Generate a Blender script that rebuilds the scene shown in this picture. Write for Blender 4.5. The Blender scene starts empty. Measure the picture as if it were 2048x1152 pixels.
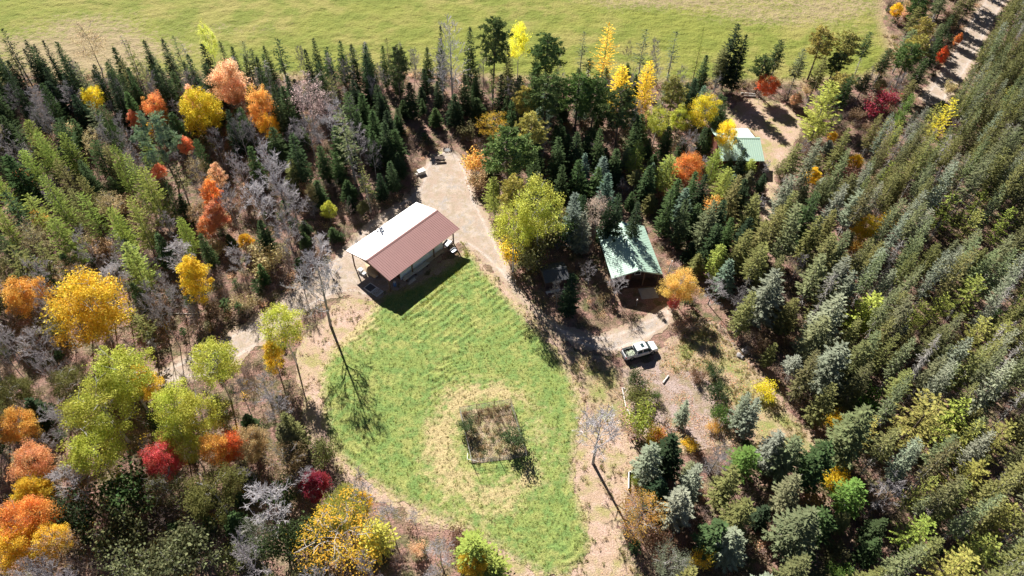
import bpy, bmesh, math, random
import numpy as np
from mathutils import Matrix, Vector

sc = bpy.context.scene
RNG = np.random.default_rng(7)
random.seed(7)

# ------------------------------------------------------------------ camera
FPX, PITCH, CAM_H, ROLL = 1420.0, math.radians(47.5), 90.0, math.radians(1.6)
cp, sp = math.cos(PITCH), math.sin(PITCH)
cr, sr = math.cos(ROLL), math.sin(ROLL)
R0 = Matrix(((1, 0, 0), (0, sp, -cp), (0, cp, sp)))
cam_d = bpy.data.cameras.new('camera')
cam = bpy.data.objects.new('camera', cam_d)
sc.collection.objects.link(cam)
cam.matrix_world = Matrix.Translation((0, 0, CAM_H)) @ (R0 @ Matrix.Rotation(ROLL, 3, 'Z')).to_4x4()
cam_d.sensor_width = 36.0
cam_d.lens = FPX / 2048 * 36
cam_d.clip_start = 1.0
cam_d.clip_end = 5000
sc.camera = cam

# ------------------------------------------------------------------ sky, sun, exposure
SUN_EL, SHADOW_AZ = math.radians(34), math.radians(-65)
world = bpy.data.worlds.new('World')
sc.world = world
world.use_nodes = True
wn = world.node_tree
sky = wn.nodes.new('ShaderNodeTexSky')
sky.sky_type = 'NISHITA'
sky.sun_disc = False
sky.sun_elevation = SUN_EL
sky.sun_rotation = math.radians(-25)
sky.altitude = 1500
sky.air_density = .3
sky.dust_density = 0
bg = wn.nodes['Background']
bg.inputs[1].default_value = 0.05
wn.links.new(sky.outputs[0], bg.inputs[0])
sun_d = bpy.data.lights.new('sun', 'SUN')
sun_d.energy = 5.0
sun_d.angle = math.radians(0.5)
sun_d.color = (1.0, 0.955, 0.89)
sun = bpy.data.objects.new('sun', sun_d)
sc.collection.objects.link(sun)
ldir = Vector((math.cos(SHADOW_AZ) * math.cos(SUN_EL), math.sin(SHADOW_AZ) * math.cos(SUN_EL), -math.sin(SUN_EL)))
sun.rotation_euler = ldir.to_track_quat('-Z', 'Y').to_euler()
sc.view_settings.view_transform = 'Standard'
sc.view_settings.look = 'None'
sc.view_settings.gamma = 1.0
sc.view_settings.use_curve_mapping = False
sc.view_settings.exposure = 1.35
sc.cycles.max_bounces = 5
sc.cycles.diffuse_bounces = 2
sc.cycles.transmission_bounces = 3

# ------------------------------------------------------------------ survey: photograph position -> ground point
def ray(u, v):
    x0, y0 = (u - 1024) / FPX, -(v - 576) / FPX
    x, y = cr * x0 - sr * y0, sr * x0 + cr * y0
    return x, y * sp + cp, y * cp - sp
def at(u, v, z=0.0):
    d = ray(u, v)
    t = (CAM_H - z) / -d[2]
    return (d[0] * t, d[1] * t, z)
def seen(p):
    x, y, z = p[0], p[1], p[2] - CAM_H
    dep = y * cp - z * sp
    up = y * sp + z * cp
    return 1024 + FPX * (cr * x + sr * up) / dep, 576 - FPX * (-sr * x + cr * up) / dep

# ------------------------------------------------------------------ scene helpers
COL = sc.collection
def tag(o, label=None, cat=None, group=None, kind=None):
    if label: o['label'] = label
    if cat: o['category'] = cat
    if group: o['group'] = group
    if kind: o['kind'] = kind
    return o
def empty(name, loc, rz=0.0, label=None, cat=None, group=None):
    o = bpy.data.objects.new(name, None)
    o.empty_display_size = 0.2
    COL.objects.link(o)
    o.location = loc
    o.rotation_euler = (0, 0, rz)
    return tag(o, label, cat, group)
def link(name, me, parent=None, loc=None, rot=None):
    o = bpy.data.objects.new(name, me)
    COL.objects.link(o)
    if parent: o.parent = parent
    if loc is not None: o.location = loc
    if rot is not None: o.rotation_euler = rot
    return o

class MB:
    """collects shapes for one mesh"""
    def __init__(s): s.v, s.f, s.m = [], [], []
    def add(s, vs, fs, m=0):
        b = len(s.v)
        s.v.extend(vs)
        s.f.extend([tuple(i + b for i in f) for f in fs])
        s.m.extend([m] * len(fs))
        return s
    def box(s, x0, x1, y0, y1, z0, z1, m=0):
        vs = [(x, y, z) for z in (z0, z1) for y in (y0, y1) for x in (x0, x1)]
        return s.add(vs, [(0, 2, 3, 1), (4, 5, 7, 6), (0, 1, 5, 4), (2, 6, 7, 3), (0, 4, 6, 2), (1, 3, 7, 5)], m)
    def bar(s, p, q, w, h=None, m=0):
        p, q = Vector(p), Vector(q)
        h = w if h is None else h
        d = (q - p).normalized()
        up = Vector((0, 0, 1)) if abs(d.z) < .95 else Vector((1, 0, 0))
        a = d.cross(up).normalized() * (w / 2)
        b = a.normalized().cross(d) * (h / 2)
        vs = [tuple(c + sa * a + sb * b) for c in (p, q) for sa, sb in ((-1, -1), (1, -1), (1, 1), (-1, 1))]
        return s.add(vs, [(3, 2, 1, 0), (4, 5, 6, 7), (0, 1, 5, 4), (1, 2, 6, 5), (2, 3, 7, 6), (3, 0, 4, 7)], m)
    def tube(s, pts, rs, n=8, m=0, caps=True):
        pts = [Vector(p) for p in pts]
        b = len(s.v)
        for i, p in enumerate(pts):
            d = (pts[min(i + 1, len(pts) - 1)] - pts[max(i - 1, 0)]).normalized()
            up = Vector((0, 0, 1)) if abs(d.z) < .9 else Vector((1, 0, 0))
            a = d.cross(up).normalized()
            c = a.cross(d)
            for k in range(n):
                t = 2 * math.pi * k / n
                s.v.append(tuple(p + rs[i] * (math.cos(t) * a + math.sin(t) * c)))
        for i in range(len(pts) - 1):
            for k in range(n):
                k2 = (k + 1) % n
                s.f.append((b + i * n + k, b + i * n + k2, b + (i + 1) * n + k2, b + (i + 1) * n + k))
                s.m.append(m)
        if caps:
            s.f.append(tuple(b + k for k in range(n))[::-1]); s.m.append(m)
            e = b + (len(pts) - 1) * n
            s.f.append(tuple(e + k for k in range(n))); s.m.append(m)
        return s
    def prism(s, prof, x0, x1, m=0):
        """profile in (y, z), extruded along x"""
        n = len(prof)
        vs = [(x0, y, z) for y, z in prof] + [(x1, y, z) for y, z in prof]
        fs = [tuple(range(n)), tuple(range(2 * n - 1, n - 1, -1))]
        fs += [(i, i + n, (i + 1) % n + n, (i + 1) % n) for i in range(n)]
        return s.add(vs, fs, m)
    def mesh(s, name, mats, smooth=False):
        me = bpy.data.meshes.new(name)
        me.from_pydata(s.v, [], s.f)
        for m in (mats if isinstance(mats, (list, tuple)) else [mats]): me.materials.append(m)
        me.polygons.foreach_set('material_index', s.m)
        if smooth: me.polygons.foreach_set('use_smooth', [True] * len(s.f))
        bm = bmesh.new(); bm.from_mesh(me)
        bmesh.ops.recalc_face_normals(bm, faces=bm.faces)
        bm.to_mesh(me); bm.free()
        me.update()
        return me
    def build(s, name, mats, parent=None, smooth=False, bevel=0.0, loc=None, rot=None):
        o = link(name, s.mesh(name, mats, smooth), parent, loc, rot)
        if bevel:
            b = o.modifiers.new('edge', 'BEVEL'); b.width = bevel; b.segments = 2; b.limit_method = 'ANGLE'
        return o

def np_mesh(name, V, Q, mats, fattr=None, vattr=None, smooth=False, mi=None):
    """fast mesh from arrays: V (n,3); Q (m,k) all with the same corner count, or a list of such"""
    Qs = Q if isinstance(Q, list) else [Q]
    Qs = [np.asarray(q, np.int32) for q in Qs if len(q)]
    me = bpy.data.meshes.new(name)
    me.vertices.add(len(V)); me.vertices.foreach_set('co', np.asarray(V, np.float32).ravel())
    corners = np.concatenate([q.ravel() for q in Qs])
    sizes = np.concatenate([np.full(len(q), q.shape[1], np.int32) for q in Qs])
    starts = np.concatenate([[0], np.cumsum(sizes)[:-1]]).astype(np.int32)
    me.loops.add(len(corners)); me.loops.foreach_set('vertex_index', corners)
    me.polygons.add(len(sizes)); me.polygons.foreach_set('loop_start', starts)
    me.polygons.foreach_set('loop_total', sizes)
    for m in (mats if isinstance(mats, (list, tuple)) else [mats]): me.materials.append(m)
    if mi is not None: me.polygons.foreach_set('material_index', np.asarray(mi, np.int32))
    if smooth: me.polygons.foreach_set('use_smooth', np.ones(len(sizes), bool))
    for dom, attrs in (('FACE', fattr or {}), ('POINT', vattr or {})):
        for k, a in attrs.items():
            a = np.asarray(a, np.float32)
            at_ = me.attributes.new(k, 'FLOAT' if a.ndim == 1 else 'FLOAT_COLOR', dom)
            at_.data.foreach_set('value' if a.ndim == 1 else 'color', a.ravel())
    me.update(calc_edges=True)
    me.validate()
    return me

# value noise on the ground, used to roughen outlines and relief
_H = RNG.random((256, 256))
def vnoise(x, y, s):
    x, y = np.asarray(x) / s + 1000.3, np.asarray(y) / s + 1000.7
    xi, yi = np.floor(x).astype(int), np.floor(y).astype(int)
    fx, fy = x - xi, y - yi
    fx, fy = fx * fx * (3 - 2 * fx), fy * fy * (3 - 2 * fy)
    h = lambda a, b: _H[a & 255, b & 255]
    return (h(xi, yi) * (1 - fx) + h(xi + 1, yi) * fx) * (1 - fy) + (h(xi, yi + 1) * (1 - fx) + h(xi + 1, yi + 1) * fx) * fy
def fbm(x, y, s, o=3):
    return sum(vnoise(x, y, s / 2 ** i) * .5 ** i for i in range(o)) / sum(.5 ** i for i in range(o))

# ------------------------------------------------------------------ materials
def new_mat(name):
    m = bpy.data.materials.new(name); m.use_nodes = True
    nt = m.node_tree
    for n in list(nt.nodes): nt.nodes.remove(n)
    out = nt.nodes.new('ShaderNodeOutputMaterial')
    return m, nt, out
class NT:
    def __init__(s, nt): s.nt = nt
    def n(s, t, ins=None, **kw):
        x = s.nt.nodes.new(t)
        for k, v in kw.items(): setattr(x, k, v)
        for k, v in (ins or {}).items(): s.put(x.inputs[k], v)
        return x
    def put(s, sock, v):
        if isinstance(v, bpy.types.NodeSocket): s.nt.links.new(v, sock)
        elif isinstance(v, (tuple, list)) and len(v) == 3 and sock.type == 'RGBA': sock.default_value = (*v, 1)
        else: sock.default_value = v
    def noise(s, scale, detail=3, rough=.55, vec=None):
        x = s.n('ShaderNodeTexNoise', {'Scale': scale, 'Detail': detail, 'Roughness': rough})
        s.put(x.inputs['Vector'], vec if vec is not None else s.pos())
        return x.outputs['Fac']
    def pos(s):
        if not hasattr(s, '_p'): s._p = s.n('ShaderNodeNewGeometry').outputs['Position']
        return s._p
    def ramp(s, f, a, b):
        return s.n('ShaderNodeMapRange', {'Value': f, 'From Min': a, 'From Max': b}, interpolation_type='SMOOTHSTEP').outputs[0]
    def mix(s, f, a, b, mode='MIX'):
        x = s.n('ShaderNodeMix', data_type='RGBA', blend_type=mode)
        s.put(x.inputs['Factor'], f); s.put(x.inputs['A'], a); s.put(x.inputs['B'], b)
        return x.outputs['Result']
    def math(s, op, a, b=0.0, c=0.0):
        x = s.n('ShaderNodeMath', operation=op)
        s.put(x.inputs[0], a); s.put(x.inputs[1], b); s.put(x.inputs[2], c)
        return x.outputs[0]
    def attr(s, name, typ='GEOMETRY'):
        return s.n('ShaderNodeAttribute', attribute_name=name, attribute_type=typ)
    def scale_col(s, col, f):
        x = s.n('ShaderNodeVectorMath', operation='SCALE')
        s.put(x.inputs[0], col); s.put(x.inputs['Scale'], f)
        return x.outputs[0]

def plain(name, col, rough=.6, metal=0.0, spec=.5, wear=.15, wscale=2.0):
    m, nt, out = new_mat(name); t = NT(nt)
    co = t.n('ShaderNodeTexCoord').outputs['Object']
    f = t.noise(wscale, 5, .65, co)
    c = t.scale_col(col, t.n('ShaderNodeMapRange', {'Value': f, 'From Min': .25, 'From Max': .75, 'To Min': 1 - wear, 'To Max': 1 + wear}).outputs[0])
    b = t.n('ShaderNodeBsdfPrincipled', {'Base Color': c, 'Roughness': rough, 'Metallic': metal, 'Specular IOR Level': spec})
    nt.links.new(b.outputs[0], out.inputs[0])
    return m

def ground_mat(name, cols, scales, litter=None, edge=(0., 2.), dry=None, rut=None, speck=.5, bump=.0, bscale=3.):
    """mottled ground: cols mixed by noises of the given scales; towards the sheet's edge it fades into litter colours"""
    m, nt, out = new_mat(name); t = NT(nt)
    c = cols[0]
    for i, k in enumerate(cols[1:]):
        c = t.mix(t.ramp(t.noise(scales[i], 4, .6), .42, .62), c, k)
    if dry:
        f = t.math('ADD', t.attr('dry').outputs['Fac'], t.math('MULTIPLY', t.math('SUBTRACT', t.noise(.9, 4, .65), .5), 1.1))
        c = t.mix(t.ramp(f, .3, .75), c, dry)
    if rut:
        e = t.math('ADD', t.attr('edge').outputs['Fac'], t.math('MULTIPLY', t.math('SUBTRACT', t.noise(.35, 2, .5), .5), 1.2))
        band = t.math('SUBTRACT', 1.0, t.math('ABSOLUTE', t.math('DIVIDE', t.math('SUBTRACT', e, 1.25), .45)))
        c = t.mix(t.math('MULTIPLY', t.ramp(band, 0, .8), t.ramp(t.noise(.5, 4, .7), .30, .55)), c, rut[0])
        c = t.mix(t.math('MULTIPLY', t.ramp(e, 1.7, 2.2), t.ramp(t.noise(.9, 5, .7), .45, .62)), c, rut[1])
    if litter:
        f = t.math('ADD', t.attr('edge').outputs['Fac'], t.math('MULTIPLY', t.math('SUBTRACT', t.noise(.8, 5, .7), .5), 4.0))
        l = t.mix(t.ramp(t.noise(1.3, 3, .6), .4, .6), litter[0], litter[1])
        c = t.mix(t.ramp(f, edge[0], edge[1]), l, c)
    s1 = t.n('ShaderNodeMapRange', {'Value': t.noise(7.0, 2, .6), 'From Min': .3, 'From Max': .7, 'To Min': 1 - speck, 'To Max': 1 + speck}).outputs[0]
    c = t.scale_col(c, s1)
    b = t.n('ShaderNodeBsdfPrincipled', {'Base Color': c, 'Roughness': .95, 'Specular IOR Level': .1})
    if bump:
        bn = t.n('ShaderNodeBump', {'Strength': 1.0, 'Distance': bump, 'Height': t.noise(bscale, 4, .6)})
        nt.links.new(bn.outputs[0], b.inputs['Normal'])
    nt.links.new(b.outputs[0], out.inputs[0])
    return m

def leaf_mat(name, src='object', translucent=.4, vary=.35):
    """leaf or needle: tint from the tree's own colour, varied leaf by leaf and clump by clump"""
    m, nt, out = new_mat(name); t = NT(nt)
    if src == 'object': tint = t.n('ShaderNodeObjectInfo').outputs['Color']
    elif src == 'instance': tint = t.attr('tint', 'INSTANCER').outputs['Color']
    else: tint = t.attr('tint').outputs['Color']
    c = t.scale_col(tint, t.n('ShaderNodeMapRange', {'Value': t.attr('var').outputs['Fac'], 'To Min': 1 - vary, 'To Max': 1 + vary}).outputs[0])
    hs = t.n('ShaderNodeHueSaturation', {'Color': c, 'Saturation': 1.0, 'Value': 1.0})
    t.put(hs.inputs['Hue'], t.n('ShaderNodeMapRange', {'Value': t.attr('hue').outputs['Fac'], 'To Min': .478, 'To Max': .522}).outputs[0])
    c = hs.outputs[0]
    d = t.n('ShaderNodeBsdfDiffuse', {'Color': c, 'Roughness': .5})
    r = t.n('ShaderNodeBsdfTranslucent', {'Color': c})
    x = t.n('ShaderNodeMixShader', {'Fac': translucent})
    nt.links.new(d.outputs[0], x.inputs[1]); nt.links.new(r.outputs[0], x.inputs[2])
    nt.links.new(x.outputs[0], out.inputs[0])
    return m
def bark_mat(name, col, vary=.3):
    m, nt, out = new_mat(name); t = NT(nt)
    rnd = t.n('ShaderNodeObjectInfo').outputs['Random']
    c = t.scale_col(col, t.n('ShaderNodeMapRange', {'Value': rnd, 'To Min': 1 - vary, 'To Max': 1 + vary}).outputs[0])
    c = t.scale_col(c, t.n('ShaderNodeMapRange', {'Value': t.noise(6, 3, .6, t.n('ShaderNodeTexCoord').outputs['Object']), 'To Min': .6, 'To Max': 1.4}).outputs[0])
    b = t.n('ShaderNodeBsdfPrincipled', {'Base Color': c, 'Roughness': .9, 'Specular IOR Level': .15})
    nt.links.new(b.outputs[0], out.inputs[0])
    return m

LEAF = leaf_mat('autumn leaves', translucent=.6, vary=.25)
NEEDLE = leaf_mat('needles', translucent=.12, vary=.4)
LEAF_I = leaf_mat('undergrowth leaves', 'instance', .45, .3)
NEEDLE_I = leaf_mat('forest needles', 'instance', .12, .4)
BARK = bark_mat('brown bark', (.13, .10, .085))
GREYBARK = bark_mat('grey bark', (.31, .29, .28))
PALEBARK = bark_mat('pale bark', (.58, .56, .54), .15)
TWIG = bark_mat('grey lilac twigs', (.33, .305, .31), .3)
PALETWIG = bark_mat('pale lilac twigs', (.56, .53, .54), .1)
BRUSH = bark_mat('brown brush twigs', (.25, .19, .165), .35)
DEADTWIG = bark_mat('dead conifer twigs', (.36, .34, .31))
# ------------------------------------------------------------------ ground and setting
LIT = [(.36, .255, .195), (.27, .175, .135)]
M_FLOOR = ground_mat('forest floor litter', [(.21, .145, .10), (.30, .21, .155), (.14, .105, .065), (.12, .115, .055), (.26, .155, .125)], [.35, .6, .18, .5], speck=.55, bump=.25, bscale=2.2)
M_FIELD = ground_mat('hay field', [(.195, .21, .042), (.255, .23, .07), (.16, .185, .035)], [.035, .12], litter=[(.36, .27, .17), (.30, .21, .14)], edge=(0., 4.), dry=(.30, .235, .135), speck=.4, bump=.35, bscale=1.6)
M_LAWN = ground_mat('mown lawn', [(.20, .25, .07), (.265, .28, .09), (.15, .225, .065)], [.25, .6], litter=[(.42, .31, .21), (.36, .30, .15)], edge=(-.3, 1.6), dry=(.41, .33, .17), speck=.4, bump=.12, bscale=3.5)
M_GRAVEL = ground_mat('gravel', [(.40, .34, .295), (.33, .295, .27), (.44, .36, .29), (.37, .285, .225)], [.25, .7, .4], litter=[(.36, .25, .19), (.36, .29, .19)], edge=(-.2, 1.9), rut=[(.47, .41, .365), (.33, .27, .20)], speck=.2, bump=.05, bscale=6)
M_TRACK = ground_mat('leaf strewn dirt track', [(.44, .31, .245), (.48, .345, .29), (.30, .265, .115), (.38, .27, .19)], [.3, .22, .6], litter=[LIT[0], (.36, .30, .17)], edge=(-.4, 1.6), speck=.38, bump=.08, bscale=4)
M_DRYGRASS = ground_mat('dry grass', [(.255, .245, .095), (.30, .26, .12), (.215, .23, .075), (.36, .27, .17)], [.2, .45, .3], litter=LIT, edge=(-.4, 1.6), speck=.35, bump=.1, bscale=4)
M_YARD = ground_mat('leaf strewn yard', [(.30, .22, .175), (.235, .20, .11), (.35, .27, .24)], [.3, .5], litter=[(.40, .31, .18), LIT[0]], edge=(-.4, 1.6), speck=.42, bump=.1, bscale=4)
M_SOIL = ground_mat('garden soil', [(.28, .21, .15), (.36, .28, .20), (.30, .27, .14)], [.5, .9], litter=[(.30, .25, .13), (.33, .25, .15)], edge=(-.2, .5), speck=.45, bump=.12, bscale=5)

def smooth_poly(px, n=6, closed=True):
    P = np.array([at(*p)[:2] for p in px]); out = []
    k = len(P)
    for i in range(k):
        a, b, c, d = P[(i - 1) % k], P[i], P[(i + 1) % k], P[(i + 2) % k]
        for t in np.linspace(0, 1, n, endpoint=False):
            out.append(.5 * (2 * b + (c - a) * t + (2 * a - 5 * b + 4 * c - d) * t * t + (3 * b - a - 3 * c + d) * t ** 3))
    return np.array(out)
def inside(P, x, y):
    r = np.zeros(x.shape, bool)
    n = len(P)
    for i in range(n):
        x0, y0 = P[i]; x1, y1 = P[(i + 1) % n]
        if y0 == y1: continue
        c = ((y0 > y) != (y1 > y)) & (x < (x1 - x0) * (y - y0) / (y1 - y0) + x0)
        r ^= c
    return r
def sdist(P, x, y):
    d = np.full(x.shape, 1e9)
    n = len(P)
    for i in range(n):
        a, b = P[i], P[(i + 1) % n]
        e = b - a; L = (e @ e) or 1e-9
        t = np.clip(((x - a[0]) * e[0] + (y - a[1]) * e[1]) / L, 0, 1)
        d = np.minimum(d, np.hypot(x - a[0] - t * e[0], y - a[1] - t * e[1]))
    return np.where(inside(P, x, y), d, -d)

def sheet(name, P, z, res, mat, label, ragged=1.0, relief=None, dry=None):
    """one ground sheet cut to a ragged outline, with its distance to the outline kept for the material"""
    x0, y0 = P.min(0) - 2; x1, y1 = P.max(0) + 2
    xs, ys = np.arange(x0, x1, res), np.arange(y0, y1, res)
    X, Y = np.meshgrid(xs, ys, indexing='ij')
    D = sdist(P, X, Y)
    F = D + ragged * (fbm(X, Y, 1.6, 3) - .5) * 2.2
    keep = F > 0
    Z = np.full(X.shape, z)
    if relief is not None: Z = Z + relief(X, Y, D)
    cell = keep[:-1, :-1] & keep[1:, :-1] & keep[1:, 1:] & keep[:-1, 1:]
    idx = np.arange(X.size).reshape(X.shape)
    q = np.stack([idx[:-1, :-1][cell], idx[1:, :-1][cell], idx[1:, 1:][cell], idx[:-1, 1:][cell]], 1)
    used = np.unique(q)
    lut = np.zeros(X.size, np.int32); lut[used] = np.arange(len(used))
    # the outermost corners slide onto the outline, so that the edge runs smooth
    full = np.zeros((X.shape[0] + 1, X.shape[1] + 1), int)
    full[1:-1, 1:-1] = cell
    rim = (full[:-1, :-1] + full[1:, :-1] + full[1:, 1:] + full[:-1, 1:]) < 4
    gx, gy = np.gradient(F, res)
    g2 = np.maximum(gx * gx + gy * gy, .15)
    st = np.where(rim, F / g2, 0)
    mx, my = np.clip(st * gx, -.6 * res, .6 * res), np.clip(st * gy, -.6 * res, .6 * res)
    Z = np.where(rim, z, Z)
    V = np.stack([(X - mx).ravel(), (Y - my).ravel(), Z.ravel()], 1)[used]
    va = {'edge': D.ravel()[used]}
    if dry is not None: va['dry'] = dry(X, Y, D).ravel()[used]
    o = link(name, np_mesh(name, V, lut[q], mat, vattr=va, smooth=relief is not None))
    return tag(o, label, name.replace('_', ' '), kind='structure')

def wide_sheet(name, mat, z, size, label):
    r = MB(); r.add([(-size, -size, z), (size, -size, z), (size, size, z), (-size, size, z)], [(0, 1, 2, 3)])
    return tag(r.build(name, mat), label, 'ground', kind='structure')
wide_sheet('ground', M_FLOOR, 0.0, 1500, 'brown leaf-littered forest ground running under all the trees')

FIELD_PX = [(-500, 140), (-200, 150), (0, 150), (150, 162), (300, 160), (450, 158), (600, 158), (800, 150), (950, 158), (1100, 166), (1300, 170), (1500, 172), (1640, 168), (1740, 160), (1785, 125), (1790, 90), (1774, 50), (1772, 0), (1790, -60), (1800, -140), (-900, -140)]
FIELD = smooth_poly(FIELD_PX, 4)
def field_relief(X, Y, D):
    return np.clip(D / 4, 0, 1) * (.30 * fbm(X, Y * 1.6, 2.6, 3) + .26 * vnoise(X, Y * 1.3, 1.25))
def field_dry(X, Y, D):
    u = fbm(X + 40, Y * 2.2, 46, 3)
    base = np.clip((u - .38) * 2.4, 0, 1) * .45
    p = np.array(at(170, 90)[:2]); q = np.array(at(1300, 20)[:2]); w = np.array(at(1690, 60)[:2])
    base += .60 * np.exp(-(((X - p[0]) / 26) ** 2 + ((Y - p[1]) / 16) ** 2))
    base += .18 * np.exp(-(((X - q[0]) / 45) ** 2 + ((Y - q[1]) / 14) ** 2))
    base += .15 * np.exp(-(((X - w[0]) / 25) ** 2 + ((Y - w[1]) / 20) ** 2))
    return np.clip(base, 0, 1)
sheet('hay_field', FIELD, .02, .55, M_FIELD, 'wide mown yellow green hay field beyond the trees', 1.5, field_relief, field_dry)

BARN_C, BARN_A = np.array([-19.2, 90.0]), math.radians(51)
LAWN_PX = [(935, 508), (968, 540), (1012, 590), (1062, 645), (1108, 695), (1146, 760), (1166, 830), (1158, 890), (1150, 950), (1172, 1030), (1186, 1090), (1160, 1140), (1100, 1156), (1050, 1135), (960, 1082), (860, 1032), (770, 985), (690, 930), (655, 880), (643, 820), (640, 750), (672, 690), (735, 630), (770, 590), (850, 560)]
LAWN = smooth_poly(LAWN_PX, 5)
PLOT_PX = [(920, 825), (1021.5, 808.6), (1053.6, 915), (944, 928)]
PLOT = np.array([at(*p)[:2] for p in PLOT_PX])
PLOT_C = np.array(at(985, 875)[:2])
def plot_r(X, Y):
    return np.hypot((X - PLOT_C[0]) / 1.0, (Y - PLOT_C[1] + .5) / 1.15)
def mow(X, Y, D):
    r = plot_r(X, Y)
    k = np.clip((r - 9) / 6, 0, 1)
    a = math.radians(47)
    along = (X - BARN_C[0]) * math.sin(a) * -1 + (Y - BARN_C[1]) * math.cos(a)
    top = np.clip((Y - 64) / 6, 0, 1)
    d = D * (1 - top) + (-along) * top
    d = d * k + r * (1 - k)
    return d + 2.6 * (fbm(X, Y, 8, 3) - .5)
def lawn_relief(X, Y, D):
    d = mow(X, Y, D)
    rid = .5 + .5 * np.sin(2 * math.pi * d / 1.1)
    amp = 2.0 * np.clip(fbm(X, Y, 6, 3) * 2.2 - .65, 0, 1)
    out = np.clip(-sdist(PLOT, X, Y) / .8, 0, 1)
    amp = amp * np.clip((plot_r(X, Y) - 7) / 8, .25, 1)
    return out * np.clip(D / 1.5, 0, 1) * (.075 * amp * rid ** 1.5 + .12 * fbm(X, Y, 1.1, 2) + .05 * vnoise(X, Y, .4))
def lawn_dry(X, Y, D):
    r = plot_r(X, Y)
    d = .66 * np.clip(1 - np.abs(r - 7.5) / 5.5, 0, 1) * (.55 + .9 * fbm(X + 9, Y, 4, 3))
    rid = .5 + .5 * np.sin(2 * math.pi * (mow(X, Y, D) / 1.1 + .5))
    d = d + .10 * rid * np.clip(fbm(X, Y, 6, 3) * 2.2 - .55, 0, 1) + .36 * (fbm(X, Y, 9, 2) - .5)
    d = d + .35 * np.clip(1 - D / 3.0, 0, 1)
    q = np.array(at(720, 660)[:2])
    d = d + .5 * np.exp(-((X - q[0]) ** 2 + (Y - q[1]) ** 2) / 30)
    return np.clip(d, 0, 1)
sheet('lawn', LAWN, .06, .2, M_LAWN, 'green mown lawn with curved mowing swaths around the fenced plot', 1.0, lawn_relief, lawn_dry)

TRACK = smooth_poly([(930, 500), (960, 520), (1010, 568), (1060, 620), (1112, 672), (1155, 705), (1200, 712), (1235, 745), (1250, 800), (1240, 850), (1275, 900), (1262, 980), (1240, 1060), (1280, 1160), (1180, 1170), (1110, 1160), (1160, 1100), (1140, 1000), (1120, 800), (1000, 640), (860, 620), (700, 740), (700, 900), (800, 970), (1000, 1060), (1100, 1150), (1010, 1165), (930, 1075), (840, 1040), (760, 1000), (690, 970), (650, 905), (610, 860), (600, 780), (600, 700), (640, 640), (700, 590), (780, 570), (860, 540)], 5)
sheet('dirt_track', TRACK, .022, .35, M_TRACK, 'pinkish leaf strewn dirt track circling the lawn', 1.2)
DRIVE = smooth_poly([(878, 300), (905, 296), (928, 318), (945, 350), (958, 400), (985, 450), (1008, 500), (1030, 545), (1052, 590), (1100, 632), (1160, 662), (1215, 662), (1270, 642), (1320, 612), (1345, 612), (1350, 640), (1320, 672), (1275, 698), (1225, 712), (1170, 702), (1120, 678), (1072, 634), (1020, 582), (975, 535), (935, 500), (900, 500), (800, 600), (740, 600), (690, 592), (640, 612), (560, 668), (500, 712), (440, 748), (380, 765), (330, 775), (270, 765), (330, 730), (410, 690), (500, 640), (580, 580), (650, 530), (690, 490), (740, 440), (800, 400), (832, 370), (845, 330)], 5)
sheet('gravel_driveway', DRIVE, .04, .35, M_GRAVEL, 'pale gravel driveway bending past the barn towards the cabin', 1.0)
ROAD = smooth_poly([(2085, -80), (2035, -20), (2008, 20), (1984, 60), (1958, 110), (1926, 165), (1885, 212), (1838, 200), (1852, 172), (1890, 120), (1912, 80), (1935, 40), (1962, 0), (1990, -60)], 4)
sheet('gravel_road', ROAD, .04, .4, M_GRAVEL, 'pale gravel road through the spruces at the field corner', 1.0)
CABYARD = smooth_poly([(1478, 205), (1510, 198), (1560, 205), (1600, 240), (1590, 290), (1560, 330), (1552, 380), (1548, 436), (1526, 440), (1530, 380), (1525, 330), (1460, 340), (1440, 250)], 5)
sheet('dirt_yard', CABYARD, .03, .4, M_TRACK, 'bare dirt yard beside the far cabin', 1.0)
YARD = smooth_poly([(1240, 740), (1300, 715), (1390, 640), (1440, 650), (1500, 730), (1470, 860), (1410, 905), (1330, 890), (1262, 850)], 5)
sheet('leafy_yard', YARD, .028, .35, M_YARD, 'leaf strewn yard with shrubs below the pickup truck', 1.2)
GLADE = smooth_poly([(1345, 690), (1380, 655), (1415, 640), (1470, 690), (1525, 755), (1585, 830), (1640, 882), (1600, 915), (1535, 912), (1490, 860), (1445, 800), (1400, 745), (1335, 748), (1318, 720)], 5)
sheet('dry_grass_strip', GLADE, .05, .35, M_DRYGRASS, 'strip of dry yellow grass between yard and spruces', 1.0)
SIDE = smooth_poly([(1190, 720), (1240, 745), (1242, 830), (1200, 850), (1168, 800), (1160, 745)], 5)
sheet('grass_verge', SIDE, .034, .35, M_DRYGRASS, 'worn grass verge between lawn and leafy yard', 1.0)
def plot_relief(X, Y, D): return .14 * fbm(X, Y, 1.0, 3)
sheet('garden_soil', PLOT, .09, .16, M_SOIL, 'brown soil of the small fenced garden plot', .4, plot_relief)
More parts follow.
